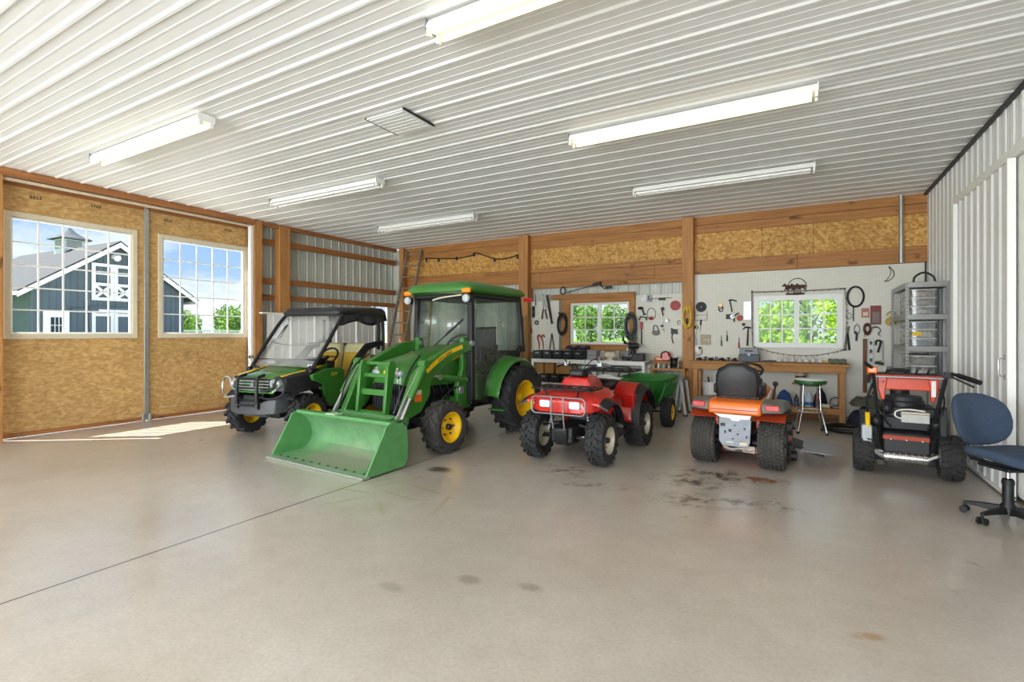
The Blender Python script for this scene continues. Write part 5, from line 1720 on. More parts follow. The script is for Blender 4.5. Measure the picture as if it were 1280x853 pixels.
o = M().surf(lambda u, v: (-.11 + .22 * u, -.1 + .2 * v, max(.003, .01 + .3 * max(0, math.sin(PI * u)) ** .7 * max(0, math.sin(PI * v)) ** .7 + .03 * math.sin(u * 13) * math.cos(v * 9))), 18, 12).go('bag', pm('black cloth', '17171c', .8, 0, .3, 18), None)
o.location = (.30, 10.27, LS)
tag(o, 'slumped black bag near the right end of the bench shelf', 'bag')
o = M().lathe([(.085, -.1), (.085, .1), (.06, .1), (.058, -.1)], (0, 0, .085), 'y', 24, closed=True).go('pipe_elbow', pm('grey pipe', '8d868c', .5), None)
o.location = (.52, 10.165, LS + .003)
tag(o, 'short grey pipe with open end facing out on the bench shelf', 'pipe')
o = M().cyl((-.07, 0, .035), (.07, 0, .035), .035).go('paper_roll', CREAM, None)
o.location = (.36, 10.04, LS)
tag(o, 'small cream roll lying in front of the black bag', 'roll')
t = T('paint_tin', 'small pale tin with a brown band hung below the bench rear', 'tin', (.0, 10.36, .62))
M().lathe([(.001, 0), (.08, 0), (.08, .2), (.001, .2)], n=20).go('can', CREAM, t)
M().lathe([(.0815, .04), (.0815, .13)], n=20).go('band', RUST, t)
M().bb((-.13, -.09, -.02), (.13, .1, 0)).go('ledge', WB, t)

# tyre inner tube and tarp on the floor under the bench end
o = M().tube([(.30 * math.cos(a), .30 * math.sin(a), .035) for a in [2 * PI * i / 40 for i in range(40)]], .035, 10, closed=True).go('bicycle_tyre', BLACK, None)
o.location = (.64, 9.33, 0)
tag(o, 'black bicycle tyre lying flat on the floor beside the snow blower', 'tyre')


def heap(name, label, cat, loc, sx, sy, h, mat, seed):
    def f(u, v):
        x, y = (u - .5) * 2, (v - .5) * 2
        d = max(0, 1 - (abs(x) ** 2.4 + abs(y) ** 2.4)) ** .45
        n_ = noise.noise(V((x * 2.2 + seed, y * 2.6, seed))) * .35 + noise.noise(V((x * 6 + seed, y * 5, seed))) * .12
        return (x * sx / 2, y * sy / 2, h * d * (.8 + n_))
    o = M().surf(f, 26, 20).go(name, mat, None)
    o.location = loc
    return tag(o, label, cat)


heap('folded_tarp', 'crumpled navy tarp on the floor left of the snow blower', 'tarp', (.94, 10.0, 0), .54, .62, .33, pm('navy tarp', '26304a', .6, 0, .3, 9), 1.3)
o = heap('folded_cover', 'grey-green folded cover lying on top of the navy tarp', 'cover', (.94, 10.0, .335), .46, .5, .16, pm('olive grey cover', '5c6052', .8, 0, .2, 9), 4.1)

# ------------------------------------------------------------------ white steel benches below the middle window
for x0, x1, y0, lab in ((-5.12, -3.88, 9.85, 'white metal bench stacked with black bins, beside the tractor wheel'), (-3.84, -2.62, 9.78, 'white metal bench holding the mitre saw, next to the bin bench')):
    t = T('metal_bench', lab, 'workbench', ((x0 + x1) / 2, y0, 0), 0, 'white steel benches')
    w2 = (x1 - x0) / 2
    M().bb((-w2, 0, .87), (w2, .03, .95)).bb((-w2, .03, .925), (w2, .5, .95)).go('top', VINYL, t, bev=.003)
    M().bb((-w2, 0, .38), (w2, .03, .44)).bb((-w2, .03, .42), (w2, .5, .44)).go('lower_shelf', VINYL, t, bev=.003)
    for x in (-w2, w2 - .05):
        for y in (0, .46):
            M().bb((x, y, 0), (x + .05, y + .04, .87)).go('leg', VINYL, t, bev=.003)
MB = .95
BIN = pm('black parts bin', '1b1d22', .45, 0, .2, 12)


def partsbin(x, y, z, w_, h_, d_, label, group, mat):
    t = T('parts_bin', label, 'bin', (x, y, z), 0, group)
    m = M()
    m.loft([[(-w_ * .46, d_ * .04, 0), (w_ * .46, d_ * .04, 0), (w_ * .46, d_, 0), (-w_ * .46, d_, 0)], [(-w_ * .5, 0, h_), (w_ * .5, 0, h_), (w_ * .5, d_, h_), (-w_ * .5, d_, h_)], [(-w_ * .46, .012, h_), (w_ * .46, .012, h_), (w_ * .46, d_ - .012, h_), (-w_ * .46, d_ - .012, h_)], [(-w_ * .44, .02, .02), (w_ * .44, .02, .02), (w_ * .44, d_ - .02, .02), (-w_ * .44, d_ - .02, .02)]])
    m.go('tub', mat, t, bev=.004)
    M().bb((-w_ * .2, -.006, h_ * .62), (w_ * .2, .004, h_ * .8)).go('label_lip', GREY, t)


bl = ['dented black bin beside the tractor fender, in the row below the shears', 'black bin under the red pliers on the white bench', 'black bin beneath the dividers on the white bench', 'black bin below the coiled black cable', 'black bin next to the grey steel box']
for k in range(5):
    partsbin(-4.99 + k * .235, 9.87, MB, .22, .18, .3, bl[k], 'black bins on the white bench', BIN)
for k in range(3):
    partsbin(-4.85 + k * .255, 9.9, .443, .24, .18, .3, 'black bin on the lower shelf under the tan cartons, %s' % ('nearest the tractor wheel', 'in the middle of three', 'nearest the quad handlebar')[k], 'black bins on the lower shelf', BIN)
CARD = pm('tan cardboard', 'b98a4e', .8, 0, .1, 6)
for k, (x, w_) in enumerate(((-5.0, .22), (-4.75, .22), (-4.42, .36))):
    t = T('cardboard_box', ('tan carton closest to the tractor wheel', 'middle tan carton on the rear bench', 'wide tan carton behind the quad handlebar')[k] + ' under the white bench top', 'carton', (x, 9.98, .63), 0, 'tan cartons')
    M().bb((-w_ / 2, 0, 0), (w_ / 2, .3, .22)).go('carton', CARD, t, bev=.004)
    M().bb((-w_ / 2, -.002, .2), (w_ / 2, .302, .2235)).go('flap', pm('cardboard flap', 'a57a42', .85), t)
t = T('steel_box', 'grey steel box standing where the two white benches meet', 'box', (-3.72, 9.83, MB))
M().bb((-.1, 0, 0), (.1, .2, .2)).go('case', pm('grey hammered paint', '8e918f', .45, .2, .1, 30), t, bev=.006)
M().bb((-.09, -.004, .1), (.09, 0, .108)).go('seam', DKGREY, t)
t = T('bench_grinder', 'cream-coloured bench grinder on the white bench below the middle window', 'grinder', (-3.34, 9.9, MB))
M().bb((-.1, -.07, 0), (.1, .07, .02)).cyl((-.1, 0, .11), (.1, 0, .11), .065, n=20).bb((-.05, -.05, 0), (.05, .05, .09)).go('motor', CREAM, t, bev=.006)
for s in (1, -1):
    g = M().cyl((s * .13, 0, .11), (s * .19, 0, .11), .085, n=24).cyl((s * .1, 0, .11), (s * .13, 0, .11), .03).go('wheel_guard', CREAM, t, bev=.008)
    M().cyl((s * .145, -.02, .105), (s * .175, -.02, .105), .078, n=20).bb((s * .14, -.12, .07), (s * .18, -.07, .08)).go('grinding_wheel', GREY, t)
t = T('mitre_saw', 'black and blue mitre saw with angled head on the white bench', 'saw', (-2.95, 10.1, MB))
M().lathe([(.001, .001), (.13, .001), (.135, .05), (.001, .06)], n=28).bb((-.22, -.02, .002), (.22, .16, .075)).go('base', DKSTEEL, t, bev=.006)
M().bb((-.25, .1, .075), (-.04, .13, .16)).bb((.04, .1, .075), (.25, .13, .16)).go('fence', GREY, t, bev=.004)
M().tube([(0, .18, .08), (-.03, .2, .26), (-.1, .05, .33)], [.035, .03, .04]).cyl((-.04, .0, .3), (.12, .0, .3), .055).go('head', BLACK, t)
M().lathe([(.001, -.01), (.13, -.01), (.13, .01), (.001, .01)], (-.06, -.02, .22), 'x', 28).go('blade', GALV, t)
M().lathe([(.09, -.02), (.14, -.02), (.145, .02), (.09, .025)], (-.06, -.02, .23), 'x', 20, False, R(-60), R(120)).go('blade_guard', pm('blue guard', '2c3c78', .4), t)
M().tube([(-.1, -.05, .34), (-.12, -.16, .40), (-.1, -.2, .34)], .018).go('handle', BLACK, t)
t = T('black_case', 'low black tool case at the right end of the white bench', 'tool case', (-2.76, 9.86, MB))
M().bb((-.12, -.06, 0), (.12, .03, .16)).go('case', BLACK, t, bev=.012)
M().tube([(-.04, -.06, .12), (-.04, -.085, .12), (.04, -.085, .12), (.04, -.06, .12)], .006).go('handle', DKGREY, t)
for i, (x, z_, c, lab) in enumerate(((-3.60, .12, 'b98d92', 'small pinkish bottle beside the grey steel box'), (-3.545, .08, '6c7a52', 'small olive bottle between steel box and grinder'))):
    o = M().lathe([(.001, 0), (.03, 0), (.032, z_ * .6), (.012, z_ * .8), (.012, z_), (.001, z_)], n=14).go('bottle', pm('bottle ' + c, c, .4), None)
    o.location = (x, 9.95, MB)
    tag(o, lab, 'bottle')
for i in range(6):
    o = M().bar((-.2, 0, .02), (.2, .02 * i, .025), .05, .03).go('lumber_offcut', (DKSTEEL, WX)[i % 2], None, bev=.003)
    o.location = (-3.5 + .11 * i, 9.9 + .055 * i, .44 + .034 * (i % 3) * 1.0)
    tag(o, ('dark steel bar' if i % 2 == 0 else 'timber offcut') + ' piled on the lower shelf behind the quad rack', 'offcut', 'bars on the lower shelf' if i % 2 == 0 else 'offcuts on the lower shelf')
o = on('jacket', pm('navy cloth', '2a3046', .9, 0, .2, 20), M().surf(lambda u, v: (-.25 + .5 * u, -.1 + .2 * v, .02 + .05 * math.sin(PI * v) + .02 * math.sin(u * 15)), 16, 6), 'navy cloth draped over the black bins under the window', 'cloth', None, 0)
o.location = (-4.1, 10.02, MB + .212)
o.modifiers.new('Thickness', 'SOLIDIFY').thickness = .03
# timber shelf beside the post, with its reels
t = T('bottle_shelf', 'rough wooden shelf by the post, crowded with small bottles', 'shelf', (-2.33, 10.0, 0))
M().bb((-.27, 0, .78), (.42, .42, .82)).go('board', WB, t, bev=.004)
for x in (-.25, .36):
    M().bb((x, .04, 0), (x + .05, .09, .78)).bb((x, .34, 0), (x + .05, .39, .78)).go('upright', WZ, t)
M().bb((-.27, .3, .9), (.30, .44, .94)).bb((-.25, .4, .82), (-.2, .44, .9)).bb((.25, .4, .82), (.3, .44, .9)).go('back_ledge', WB, t, bev=.004)
t = T('chainsaw', 'orange chainsaw leaning on the wooden shelf by the post', 'chainsaw', (-2.36, 10.33, .94))
M().prism(rrect(.17, .17, .05, 4, (.03, .1)), 'xz', -.05, .05).go('motor_housing', ORRED, t, bev=.015)
M().bb((-.2, -.03, .01), (-.03, .03, .09)).go('rear_grip', ORANGE, t, bev=.015)
M().tube(smooth([(-.06, -.07, .06), (-.04, -.08, .17), (.06, -.08, .2), (.1, -.06, .1)], 4), .01).go('front_handle', BLACK, t)
t = T('cord_reel', 'black cord reel beside the orange chainsaw on the wooden shelf', 'cord reel', (-2.13, 10.14, .825))
M().lathe([(.001, -.06), (.11, -.06), (.11, -.05), (.07, -.045), (.09, -.02), (.09, .02), (.07, .045), (.11, .05), (.11, .06), (.001, .06)], (0, 0, .11), 'x', 24).go('drum', BLACK, t)
M().tube([(.08, -.08, 0), (.08, -.02, .2)], .008).go('crank', CREAM, t)
for i in range(7):
    hgt = .06 + .025 * (i % 3)
    o = M().lathe([(.001, 0), (.018, 0), (.018, hgt * .65), (.008, hgt * .8), (.008, hgt), (.001, hgt)], n=12).go('small_bottle', (CREAM, RUST, VINYL, GREY)[i % 4], None)
    o.location = (-2.52 + i * .05, 10.06 + .02 * (i % 2), .82)
    tag(o, 'tiny %s bottle in the row along the front of the rough wooden shelf' % ('cream', 'brown', 'white', 'grey')[i % 4], 'bottle', '%s bottles on the rough shelf' % ('cream', 'brown', 'white', 'grey')[i % 4])

# folding metal trestle between cart and bench
t = T('sawhorse', 'folding grey metal trestle standing between green cart and wooden bench', 'sawhorse', (-1.9, 9.73, 0), 90)
M().bb((-.25, -.03, .62), (.25, .03, .68)).go('beam', GALV, t, bev=.006)
for s in (1, -1):
    for q in (1, -1):
        l = M().bar((s * .22, q * .02, .62), (s * .24, q * .10, .02), .045, .02, (1, 0, 0)).go('leg', GALV, t)
        M().bb((s * .24 - .02, q * .1 - .03, 0), (s * .24 + .03, q * .1 + .03, .03)).go('foot', BLACK, l)

# ------------------------------------------------------------------ grey shelving unit with clear totes
t = T('shelving_unit', 'tall grey steel shelving unit of clear totes in the right corner', 'shelving unit', (1.545, 9.68, 0))
SHG = pm('grey shelf steel', '9b9c98', .4, .4, .08, 10)
HW_, HD_ = .225, .64
for sx in (1, -1):
    for sy in (1, -1):
        m = M().bb((sx * HW_ - .018, sy * HD_ - .002, 0), (sx * HW_ + .018, sy * HD_ + .002, 2.22)).bb((sx * (HW_ + .016) - .002, sy * HD_, 0), (sx * (HW_ + .016) + .002, sy * (HD_ - .035), 2.22))
        u = m.go('upright', SHG, t)
        if sx < 0:
            m = M()
            for k in range(40):
                m.bb((sx * HW_ - .006, sy * HD_ - .004, .25 + k * .05), (sx * HW_ + .006, sy * HD_ + .004, .27 + k * .05))
            m.go('slots', BLACK, u)
for z in (.22, .80, 1.245, 1.695, 2.15):
    m = M().bb((-HW_, -HD_, z + .055), (HW_, HD_, z + .065))
    for sy in (1, -1):
        m.bb((-HW_, sy * HD_ - .006, z), (HW_, sy * HD_ + .006, z + .075))
    for sx in (1, -1):
        m.bb((sx * HW_ - .006, -HD_, z), (sx * HW_ + .006, HD_, z + .075))
    m.go('shelf', SHG, t, bev=.003)
TOTE = glassmat('clear tote plastic', 'f4f6f7', .05, .3)
INN = [pm('tote contents ' + c, c, .7, 0, .45, 24) for c in ('d2cfc6', 'a39b8e', 'c0a48c', '8390a4', 'dcd7c6', '707a8a')]


def tote(x, y, z, w_, h_, d_, label, k):
    t = T('storage_tote', label, 'tote', (x, y, z), 0, 'clear totes on the shelving')
    m = M()
    m.loft([[(q[0] * .92, q[1] + d_ / 2, 0) for q in rrect(w_, d_, .03, 3)], [(q[0], q[1] + d_ / 2, h_ * .93) for q in rrect(w_, d_, .03, 3)]], cap=False)
    m.go('tub', TOTE, t)
    M().loft([[(q[0], q[1] + d_ / 2, h_ * .9) for q in rrect(w_ + .02, d_ + .03, .03, 3)], [(q[0], q[1] + d_ / 2, h_) for q in rrect(w_ + .02, d_ + .03, .03, 3)]]).go('lid', pm('tote lid', 'd3d7d8', .35, 0, .06), t, bev=.003)
    M().surf(lambda u, v: ((u - .5) * w_ * .84, .02 + v * (d_ - .04), max(.008, h_ * (.62 + .2 * noise.noise(V((u * 5, v * 6, k))) - .46 * (abs(2 * u - 1) ** 6) - .46 * (1 if v < .01 else 0)))), 12, 14).go('contents', INN[k % 6], t)
    return t


labs = {1.77: ['clear tote with brown contents, lowest of three on the upper shelf', 'clear tote between two others on the upper shelf', 'clear tote topmost on the shelving unit, just under its top plate'],
        1.32: ['clear tote with grey-blue contents, lowest of three on the middle shelf', 'clear tote with a yellow label on the middle shelf', 'clear tote with tan contents, topmost of three on the middle shelf'],
        .875: ['clear tote lowest on the shelving unit, just above the snow blower', 'clear tote standing on the lowest visible one']}
kk = 0
for z, hs in ((1.77, (.115, .12, .115)), (1.32, (.115, .125, .105)), (.875, (.17, .14))):
    zz = z
    for i, h_ in enumerate(hs):
        tt = tote(1.51, 9.1, zz, .30 if z > 1 else .28, h_, .9, labs[z][i], kk)
        if z == 1.32 and i == 1:
            M().bb((-.12, -.006, .03), (-.02, -.001, .085)).go('yellow_label', JYEL, tt)
        zz += h_ + .003
        kk += 1
o = M().tube(smooth([(-.12, 0, .012), (-.1, 0, .10), (0, 0, .155), (.1, 0, .10), (.13, 0, .012)], 5), .014, 8).go('hose_offcut', BLACK, None)
o.location = (1.55, 9.3, 2.225)
tag(o, 'arched black hose piece on top of the shelving unit', 'hose')
# ------------------------------------------------------------------ things hung on the back wall
YW = 10.468
TAN = woodmat('tool handle wood', '8a5a30', 'b98048', 2, 2, False)
TREDS = pm('red tool grip', 'b5382c', .45, 0, .1)
TGRN = pm('green tool grip', '55703a', .5, 0, .1)
TYEL = pm('yellow cord', 'd8b21c', .5, 0, .12, 30)
TDK = pm('black tool steel', '26241f', .5, .3, .25, 20)
TGY = pm('tool steel', '8e8f8c', .35, .8, .15, 20)


def hang(name, label, cat, x, z, parts, y=YW, group=None):
    """parts: (part name, material, mesh builder) in wall coordinates, -y towards the room"""
    vv = max((v.co for _, _, m in parts for v in m.bm.verts), key=lambda c: c.z)
    hx, hz = vv.x * .5, vv.z - .008
    hk = M().tube([(hx, .016, hz), (hx, -.03, hz), (hx, -.034, hz + .012)], .004, 6)
    parts = parts + [('hook', GALV, hk)]
    t = T(name, label, cat, (x, y, z), 0, group)
    for n, mt, m in parts:
        m.go(n, mt, t)
    return t


def disc(r, th=.006, hole=0, y=-.01):
    m = M()
    if hole:
        return m.lathe([(hole, -th), (r, -th), (r, th), (hole, th)], (0, y, 0), 'y', 28, closed=True)
    return m.lathe([(.001, -th), (r, -th), (r, th), (.001, th)], (0, y, 0), 'y', 28)


def ring(rx, rz, r, y=-.015, n=32):
    return M().tube([(rx * math.cos(a), y, rz * math.sin(a)) for a in [2 * PI * i / n for i in range(n)]], r, 8, closed=True)


def sdriver(L, hl):
    return M().tube([(0, -.015, -hl), (0, -.015, L - hl)], .004, 6), M().tube([(0, -.015, 0), (0, -.015, -hl * .15), (0, -.015, -hl)], [.009, .014, .012], 10)


# --- left of the middle window
hang('punch', 'short dark punch hanging high, left of the long open shears', 'punch', -5.32, 2.28, [('body', TDK, M().tube([(0, -.02, .13), (0, -.02, -.06), (0, -.02, -.14)], [.007, .010, .012], 8))])
hd_ = T('hedge_shears', 'dark-handled open shears beside the long handsaw', 'shears', (-5.08, YW, 2.05))
M().tube([(0, -.025, .0), (.05, -.025, -.22)], .014).go('handle', TDK, hd_)
M().tube([(-.05, -.025, .0), (-.08, -.025, -.22)], .014).go('handle', TDK, hd_)
for s in (-1, 1):
    M().bar((.05 * s, -.022 - .003 * s, -.03), (-.05 - .01 * s, -.022 - .003 * s, .36), .006, .032, (1, 0, 0)).go('blade', TGY, hd_)
M().tube([(-.01, .016, .1), (-.01, -.034, .1)], .005, 6).go('hook', GALV, hd_)
hang('handsaw', 'long dark pruning saw hanging left of the window casing', 'saw', -4.97, 2.05, [('blade', TDK, M().bar((-.06, -.02, .33), (.04, -.02, -.2), .006, .06, (1, 0, 0))), ('handle', TDK, M().bar((.04, -.02, -.2), (.065, -.02, -.33), .02, .045, (1, 0, 0)))])
for i, x in enumerate((-5.40, -5.36)):
    hang('spirit_level', 'short dark level hanging %s' % ('right against the left timber post' if i == 0 else 'second from the left timber post'), 'level', x, 2.0, [('body', TDK, M().bb((-.013, -.03, -.13), (.013, -.005, .13))), ('vial', TGRN, M().bb((-.008, -.034, -.02), (.008, -.03, .02)))])
hang('sanding_disc', 'small brown disc hanging below the punch', 'disc', -5.30, 1.75, [('disc', pm('brown abrasive', '6a5a50', .8), disc(.055, .006, .02))])
a, b = sdriver(.2, .12)
hang('screwdriver', 'orange-brown handled screwdriver hanging by the left post', 'screwdriver', -5.43, 1.62, [('shaft', TGY, a), ('handle', pm('amber grip', '8c4a22', .4), b)])
for i in range(2):
    x = -5.23 + .1 * i
    hang('pipe_wrench', 'red pipe wrench on the pegboard, %s of the pair above the bins' % ('left' if i == 0 else 'right'), 'wrench', x, 1.33, [('head', TREDS, M().tube(smooth([(-.03, -.02, .02), (-.04, -.02, .1), (.0, -.02, .13), (.035, -.02, .08)], 3), .016, 8)), ('handle', TREDS, M().tube([(-.025, -.02, .02), (0, -.02, -.07), (.0, -.02, -.2)], [.014, .012, .009], 8))])
hang('divider', 'slim dark pair of dividers standing open like an A above the bins', 'dividers', -4.91, 1.29, [('leg', TDK, M().bar((0, -.02, .21), (-.055, -.02, -.16), .008, .02, (1, 0, 0))), ('leg', TDK, M().bar((0, -.02, .21), (.06, -.02, -.16), .008, .02, (1, 0, 0)))])


def coil(rx, rz, r, turns, jit, seed, y=-.03, depth=.05):
    rn = random.Random(seed)
    pts = []
    n = 22
    jx = [rn.uniform(1 - jit, 1 + jit) for _ in range(turns + 2)]
    for i in range(turns * n):
        k = i / n
        f = jx[int(k)] * (1 - k % 1) + jx[int(k) + 1] * (k % 1)
        a = 2 * PI * i / n
        pts.append((rx * f * math.cos(a), y - depth * (k / turns), rz * f * math.sin(a) - .02 * (k % 3)))
    return M().tube(pts, r, 6)


hang('cord_coil', 'coiled black cord hanging on the left window casing', 'cord', -4.62, 1.73, [('coil', TDK, coil(.10, .2, .013, 7, .16, 2, -.03, .06)), ('plug', BLACK, M().box((-.07, -.05, .22), (.03, .03, .05)))], 10.42)
for i in range(5):
    o = M().bar((0, 0, 0), (.02 * i - .03, .02, 1.8 + .04 * i), .02, .012).go('garden_stake', (TGRN, WZ)[i % 2], None)
    o.location = (-5.66 + .045 * i, 10.24, 0)
    tag(o, ('green' if i % 2 == 0 else 'tan') + ' garden stake propped against the post left of the pegboard', 'stake', 'green stakes' if i % 2 == 0 else 'tan stakes')
t = T('metal_detector', 'black metal detector laid along the top of the window casing', 'metal detector', (-4.62, 10.42, 2.455))
ring(.06, .08, .016, 0).go('search_coil', BLACK, t)
M().tube([(.05, -.01, -.05), (.75, -.01, .09)], .009, 8).go('shaft', DKSTEEL, t)
M().box((.80, -.01, .12), (.2, .04, .06), (0, -.2, 0)).go('control_box', BLACK, t, bev=.008)
M().tube([(.86, -.01, .1), (.97, -.01, 0), (1.1, -.01, .02)], .012).box((1.06, -.01, .03), (.13, .05, .05)).go('arm_cuff', BLACK, t, bev=.006)

# --- right of the middle window
hang('blister_pack', 'clear empty blister pack at the top of the middle pegboard', 'packet', -2.82, 2.22, [('card', pm('clear card', 'dcdde2', .3), M().bb((-.05, -.012, -.055), (.05, -.006, .055)))])
hang('hook_pack', 'grey packet of hooks next to the clear blister pack', 'packet', -2.695, 2.22, [('card', pm('grey card', '9a9ea4', .5), M().bb((-.055, -.012, -.075), (.055, -.006, .075))), ('hook', DKGREY, M().tube([(-.02, -.02, .05), (-.02, -.02, -.03), (.02, -.02, -.03), (.02, -.02, .0)], .008, 6))])
hang('bar_clamp', 'long black bar clamp hanging in the middle of the pegboard', 'clamp', -2.44, 2.2, [('head', TDK, M().box((0, -.03, .0), (.13, .035, .05)).tube([(-.2, -.03, .01), (.2, -.03, .02)], .006, 6)), ('bar', TGY, M().bar((0, -.02, -.02), (0, -.02, -.54), .022, .01, (1, 0, 0))), ('jaw', TDK, M().box((.01, -.03, -.2), (.06, .035, .06)).tube([(0, -.03, -.23), (.02, -.03, -.34)], .014)), ('stop', TDK, M().box((0, -.025, -.55), (.045, .03, .045)))])
hang('impact_driver', 'black cordless driver hanging beside the green hose coil', 'drill', -2.86, 1.97, [('body', BLACK, M().tube([(-.07, -.03, .05), (-.02, -.03, .055), (.03, -.03, .045)], [.02, .03, .03], 10)), ('grip', BLACK, M().tube([(.02, -.03, .03), (.05, -.03, -.06)], .017).box((.06, -.03, -.075), (.06, .045, .03)))])
hang('tubing_ring', 'thin ring of tubing with a red centre on the middle pegboard', 'tubing', -2.66, 1.9, [('ring', TGY, ring(.085, .12, .007)), ('red_plug', TREDS, M().sph((0, -.025, -.085), (.045, .02, .035)))])
hang('red_disc', 'large round red disc near the post with the yellow cord', 'disc', -2.18, 2.06, [('disc', pm('dull red', 'a8443c', .6), disc(.10, .012)), ('hub', TREDS, disc(.03, .006, .01, -.026))])
hang('spring_clamp', 'black spring clamp above the red-topped hammer', 'clamp', -2.82, 1.83, [('jaw', BLACK, M().bar((-.07, -.03, .02), (.07, -.03, .0), .03, .025).tube([(-.06, -.03, .0), (-.09, -.03, -.05)], .012).tube([(.05, -.03, .0), (.07, -.03, -.06)], .012))])
hang('hammer', 'hammer with a red head guard and black handle by the window casing', 'hammer', -2.86, 1.5, [('head', TREDS, M().box((0, -.03, .15), (.05, .03, .12)).box((0, -.03, .225), (.06, .03, .03))), ('handle', BLACK, M().tube([(0, -.03, .09), (0, -.03, -.22)], [.011, .014], 8))])
hang('tape_measure', 'chrome tape measure on the middle pegboard', 'tape measure', -2.34, 1.76, [('case', TGY, disc(.035, .018, 0, -.025)), ('belt_clip', TAN, M().box((.02, -.048, .015), (.02, .004, .03)))])
hang('hose_clamp', 'small grey clamp ring below the large red disc', 'clamp', -2.11, 1.72, [('band', TGY, ring(.032, .035, .006)), ('screw', TGY, M().box((.045, -.015, .0), (.02, .015, .05)))])
hang('dust_mask', 'grey dust mask with black straps on the middle pegboard', 'mask', -2.565, 1.55, [('cup', pm('grey felt', '8d8a82', .9), M().sph((0, -.035, -.04), (.08, .035, .05))), ('strap', BLACK, M().tube(smooth([(-.06, -.02, -.02), (-.04, -.02, .1), (.02, -.02, .1), (.065, -.02, -.02)], 4), .009, 6))])
hang('padlock', 'small yellow padlock right of the dust mask', 'padlock', -2.42, 1.56, [('body', JYEL, M().box((0, -.02, -.02), (.035, .016, .04))), ('shackle', TDK, ring(.016, .028, .005))])
hang('strap_tool', 'square black tool with dangling strap near the post', 'tool', -2.2, 1.5, [('body', BLACK, M().box((0, -.03, .04), (.12, .03, .09)).box((-.05, -.03, .09), (.03, .025, .03)).box((.05, -.03, .0), (.03, .025, .03))), ('strap', BLACK, M().tube(smooth([(-.04, -.03, 0), (-.045, -.03, -.1), (-.02, -.03, -.2)], 4), .01, 6))])
hang('cord_coil', 'yellow cord coiled on the timber post between the pegboards', 'cord', -1.915, 1.85, [('coil', TYEL, coil(.075, .18, .012, 8, .12, 5, -.02, .05)), ('plug', TYEL, M().box((0, -.06, .1), (.03, .03, .06))), ('tail', TDK, M().tube([(0, -.05, -.06), (.0, -.05, -.16), (.02, -.05, -.26)], .014, 8))], 10.29)
t = hang('hose_coil', 'big dark green hose bundle hung on the right window casing', 'hose', -3.06, 1.68, [('coil', pm('dark green hose', '2c3a34', .5, 0, .2), coil(.10, .23, .02, 7, .2, 9, -.03, .10)), ('tail', pm('grey green hose', '5a6455', .5), M().tube(smooth([(-.02, -.1, -.15), (.04, -.1, -.3), (.1, -.1, -.42)], 4), .02, 8).tube(smooth([(.06, -.1, -.1), (.12, -.1, -.28), (.06, -.1, -.42)], 4), .02, 8))], 10.41)

# --- white pegboard: left of the window
hang('grinding_disc', 'dark round disc high on the white pegboard by the post', 'disc', -1.69, 2.02, [('disc', pm('dark abrasive', '3f4142', .8, 0, .15, 30), disc(.10, .006, .012))])
hang('wire_rack', 'thin wire rack hanging under the dark disc', 'rack', -1.69, 1.86, [('wire', TGY, M().tube([(-.11, -.02, .08), (-.11, -.02, -.1), (.11, -.02, -.1), (.11, -.02, .08)], .005, 6).tube([(-.11, -.02, -.0), (.11, -.02, -.0)], .004, 6))])
a, b = sdriver(.22, .1)
hang('screwdriver', 'black-handled screwdriver hanging upside down beside the scissors', 'screwdriver', -1.70, 1.66, [('shaft', TGY, M().tube([(-.01, -.015, -.12), (0, -.015, 0)], .004, 6)), ('handle', BLACK, M().tube([(0, -.015, 0), (.01, -.015, .11)], .015, 10))])
hang('scissors', 'dark scissors hanging points down by the post', 'scissors', -1.79, 1.56, [('handles', TDK, M().tube([(-.025 + .02 * math.cos(q), -.015, .06 + .03 * math.sin(q)) for q in [2 * PI * i / 14 for i in range(14)]], .006, 6, closed=True).tube([(.025 + .02 * math.cos(q), -.015, .06 + .03 * math.sin(q)) for q in [2 * PI * i / 14 for i in range(14)]], .006, 6, closed=True)), ('blade', TGY, M().bar((-.01, -.015, .04), (.01, -.015, -.1), .004, .016, (1, 0, 0)).bar((.01, -.012, .04), (-.01, -.012, -.1), .004, .016, (1, 0, 0)))])
hang('sharpening_stone', 'narrow grey stone hanging below the scissors', 'stone', -1.79, 1.34, [('stone', GREY, M().bb((-.02, -.025, -.06), (.02, -.006, .06)))])
hang('card', 'square beige card with a pale arch on the white pegboard', 'card', -1.605, 1.375, [('card', pm('beige card', 'b7a890', .7, 0, .2, 20), M().bb((-.10, -.012, -.1), (.10, -.006, .1))), ('arch', CREAM, M().tube(arc((0, -.014, -.05), .06, 0, 180, 12), .012, 6))])
hang('padlock', 'yellow-topped shackle lock on the white pegboard', 'padlock', -1.33, 1.98, [('body', JYEL, M().box((0, -.02, .07), (.06, .025, .07))), ('shackle', TDK, ring(.038, .06, .009).tube([(-.03, -.015, -.03), (.03, -.015, .03)], .008, 6))])
hang('pick_tool', 'thin black pick-shaped tool above the hand drill', 'tool', -1.13, 2.05, [('shaft', BLACK, M().tube([(-.04, -.02, .08), (0, -.02, -.14)], .011, 8)), ('head', BLACK, M().tube([(-.06, -.02, .08), (0, -.02, .09), (.08, -.02, .06)], .013, 8))])
hang('hand_drill', 'black hand drill with a side crank on the white pegboard', 'drill', -1.12, 1.82, [('body', BLACK, M().box((-.06, -.03, 0), (.11, .04, .09))), ('gear', TGY, disc(.04, .008, .012, -.05)), ('crank', BLACK, M().tube([(.0, -.05, 0), (.07, -.05, .04), (.11, -.06, .07)], .011)), ('chuck', TGRN, M().tube([(.02, -.03, -.02), (.03, -.03, -.1)], .016))])
hang('red_disc', 'small red disc beside the mirror on the white pegboard', 'disc', -.995, 1.79, [('disc', pm('faded red', 'b5503f', .6), disc(.058, .01))])
